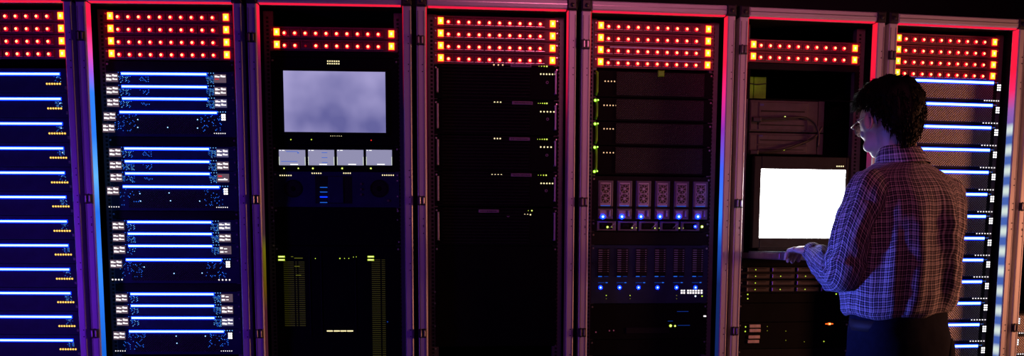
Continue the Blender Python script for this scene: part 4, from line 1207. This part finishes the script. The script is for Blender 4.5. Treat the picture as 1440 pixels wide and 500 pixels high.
# back pocket with a small bulge, right hip
pk = MB(); c_ = bw(.115, -.098, .86)
pk.ball(c_, (.050,.014,.055), 'trousers_navy', 16, 10, Rb @ Matrix.Rotation(math.radians(28), 3, 'Z'))
obj('back_pocket', pk.mesh('back_pocket', True), tro)
for s in (-1, 1):
    sb = MB(); c_ = bw(s*.108-.012, .055, .0)
    f_ = Rb @ Vector((0,1,0)); 
    def ss(y, w_, h): 
        o_ = bw(s*.108-.012, y, 0); rx = Rb @ Vector((1,0,0))
        return [o_+rx*(w_*math.cos(a*PI/8))+Vector((0,0,h/2+h/2*math.sin(a*PI/8))) for a in range(16)]
    sec_ = [ss(-.085,.022,.05), ss(-.07,.036,.085), ss(-.03,.040,.095), ss(.02,.042,.085), ss(.09,.048,.060), ss(.15,.045,.048), ss(.18,.025,.034)]
    n = 16; vs = [v for q in sec_ for v in q]
    sb.add(vs, [(i*n+q, i*n+(q+1) % n, (i+1)*n+(q+1) % n, (i+1)*n+q) for i in range(6) for q in range(n)]+[tuple(range(n-1,-1,-1)), tuple(range(6*n, 7*n))], 'shoe_black')
    obj('shoe', sb.mesh('shoe', True), person)
# --- hair
hm = MB(); rnd = random.Random(3)
def scalp(th, ph, off=0.):
    """th from crown down, ph around (0 = front)"""
    d = Vector((math.sin(th)*math.sin(ph), math.sin(th)*math.cos(ph), math.cos(th)))
    return Vector((d.x*(.079+off), -.006+d.y*(.103+off), .020+d.z*(.095+off))), d
def lim(ph):
    c_ = math.cos(ph)                    # hairline: high on the forehead, ears at the side, low at the nape
    if c_ > .45: return 1.00+.12*(1-c_)
    if c_ > -.15: return 1.10+(.45-c_)*.75
    return 1.55+(-.15-c_)*1.25
nu, nv = 64, 24; vs = []; fs = []
for j in range(nv+1):
    for i in range(nu):
        ph = 2*PI*i/nu; th = lim(ph)*j/nv
        thick = .006+.012*math.sin(PI*min(1, j/nv*.9+.15))
        p, d = scalp(th, ph, 0)
        w_ = .010*nz((d.x*1.3, d.y*1.3, d.z), 3.2, 6.1)+.006*nz((d.x, d.y, d.z), 9, 2.)
        p = p+d*(thick+w_)
        if j == nv: p = scalp(th, ph, -.012)[0]
        p.z -= max(0, th-1.55)*.050; vs.append(hw_(p.x, p.y, p.z))
fs = [(j*nu+i, (j+1)*nu+i, (j+1)*nu+(i+1) % nu, j*nu+(i+1) % nu) for j in range(nv) for i in range(nu)]
hm.add(vs, fs, 'hair_black')
for q in range(2600):
    ph = rnd.uniform(0, 2*PI); f_ = math.sqrt(rnd.random()); th = lim(ph)*f_
    p, d = scalp(th, ph, 0); p.z -= max(0, th-1.55)*.050; base = p+d*.006
    down = Vector((math.cos(th)*math.sin(ph), math.cos(th)*math.cos(ph), -math.sin(th)))
    swirl = Vector((-math.cos(ph), math.sin(ph), 0))*rnd.uniform(-.6,.8)
    ln = rnd.uniform(.016,.034)*(1.0 if f_ < .85 else .8)
    if math.cos(ph) > .5: ln *= 1.25
    d1 = (down*.9+d*rnd.uniform(.35,.9)+swirl*.6).normalized(); d2 = (down*1.1+d*rnd.uniform(-.05,.45)+swirl*.5).normalized()
    p1 = base+d1*ln*.55; p2 = p1+d2*ln*.6
    sd_ = d.cross(down).normalized()*rnd.uniform(.0012,.0026)
    A = [base-sd_, base+sd_, p1+sd_*.8, p1-sd_*.8, p2]; A2 = [v+d*.0016 for v in A[:4]]
    V_ = [hw_(*v) for v in A+A2]
    hm.add(V_, [(0,1,2,3),(3,2,4),(5,8,7,6),(8,4,7),(0,5,6,1),(1,6,7,2),(2,7,4),(3,4,8),(0,3,8,5)], 'hair_black')
obj('hair', hm.mesh('hair', True), person)
# --- glasses
gm = MB()
for s in (-1, 1):
    cx, cz = s*.032, -.002
    pts = [hw_(cx+.021*math.cos(a), .1005-.010*abs(math.cos(a)*.5+s*.5)**2*.6, cz+.0165*math.sin(a)) for a in [2*PI*q/20 for q in range(21)]]
    gm.tube(pts, .0011, 'wire', 6)
    gm.tube([hw_(s*.053,.097,.004), hw_(s*.070,.088,.006), hw_(s*.079,.050,.006), hw_(s*.081,.004,.006), hw_(s*.080,-.018,-.008)], .0013, 'wire', 6)
    gm.ball(hw_(cx, .0990, cz), (.020,.0012,.0155), 'lens_glass', 16, 8, Rh)
gm.tube([hw_(-.011,.1,.004), hw_(0,.106,.008), hw_(.011,.1,.004)], .0012, 'wire', 6)
obj('glasses', gm.mesh('glasses', True), person, label='thin wire-framed glasses')
for s in (-1, 1):
    em_ = MB()
    em_.ball(hw_(s*.031, .0765, -.001), .0115, 'eye_white', 14, 10); em_.ball(hw_(s*.031, .0845, -.001), (.005,.004,.005), 'eye_dark', 12, 8, Rh)
    obj('eye', em_.mesh('eye', True), person)
for s in (-1, 1):
    ebm = MB(); ebm.tube([hw_(s*.014,.098,.017), hw_(s*.030,.0965,.022), hw_(s*.046,.086,.018)], [.002,.003,.0018], 'hair_black', 8)
    obj('eyebrow', ebm.mesh('eyebrow', True), person)

# ------------------------------------------------------------------ lights of the room, plus an added blue fill
def area(name, loc, target, size, col, power, spread_=None):
    l = bpy.data.lights.new(name, 'AREA'); l.energy = power; l.color = col; l.size = size; l.shape = 'SQUARE'
    if spread_: l.spread = math.radians(spread_)
    o = bpy.data.objects.new(name, l); C.objects.link(o); o.location = loc
    o.rotation_euler = (Vector(target)-Vector(loc)).to_track_quat('-Z', 'Y').to_euler()
    o.visible_glossy = True
    return o
area('violet_lamp_left', (-3.6,-2.6,1.0), (-1.5,.1,1.0), .5, (.20,.02,1.), 5, 66)
area('blue_fill_low', (-3.4,-.55,.45), (1.03,-.47,1.08), .3, (.10,.14,1.), 2.0, 12)  # added stand-in for the racks' blue lights falling on the arm
area('magenta_lamp_high', (.8,-3.2,2.7), (.9,.3,2.1), .5, (1.,.20,.38), 2.9, 55)
area('orange_lamp_right', (4.3,-.35,1.25), (1.7,.2,.9), .35, (1.,.36,.18), 19, 90)
area('violet_fill', (-.4,-4.2,1.6), (.0,.2,1.2), 1.0, (.40,.12,.9), 1.4)

w = bpy.data.worlds.new('world'); scene.world = w; w.use_nodes = True
w.node_tree.nodes['Background'].inputs[0].default_value = (.002,.0015,.003,1); w.node_tree.nodes['Background'].inputs[1].default_value = 1

# ------------------------------------------------------------------ camera
cd = bpy.data.cameras.new('camera'); cam = bpy.data.objects.new('camera', cd); C.objects.link(cam)
cd.sensor_fit = 'HORIZONTAL'; cd.sensor_width = 36; cd.lens = CAM['f']/1440*36
cd.shift_y = (CAM['cy']-250)/1440*-1*-1
cd.clip_start = .02
p, r = CAM['p'], CAM['r']
fwd = Vector((0, math.cos(p), -math.sin(p))); upv = Vector((0, math.sin(p), math.cos(p))); rt = Vector((1,0,0))
Rt = rt*math.cos(r)-(-upv)*0
rt2 = rt*math.cos(r)-upv*math.sin(r); up2 = rt*math.sin(r)+upv*math.cos(r)
# image axes: U' = U cos r - V sin r, V' = U sin r + V cos r
mt = Matrix((rt2, up2, -fwd)).transposed().to_4x4(); mt.translation = Vector((0, -CAM['D'], CAMH))
cam.matrix_world = mt
scene.camera = cam
vs_ = scene.view_settings; vs_.view_transform = 'Standard'; vs_.look = 'None'; vs_.gamma = 1; vs_.exposure = 0; vs_.use_curve_mapping = False
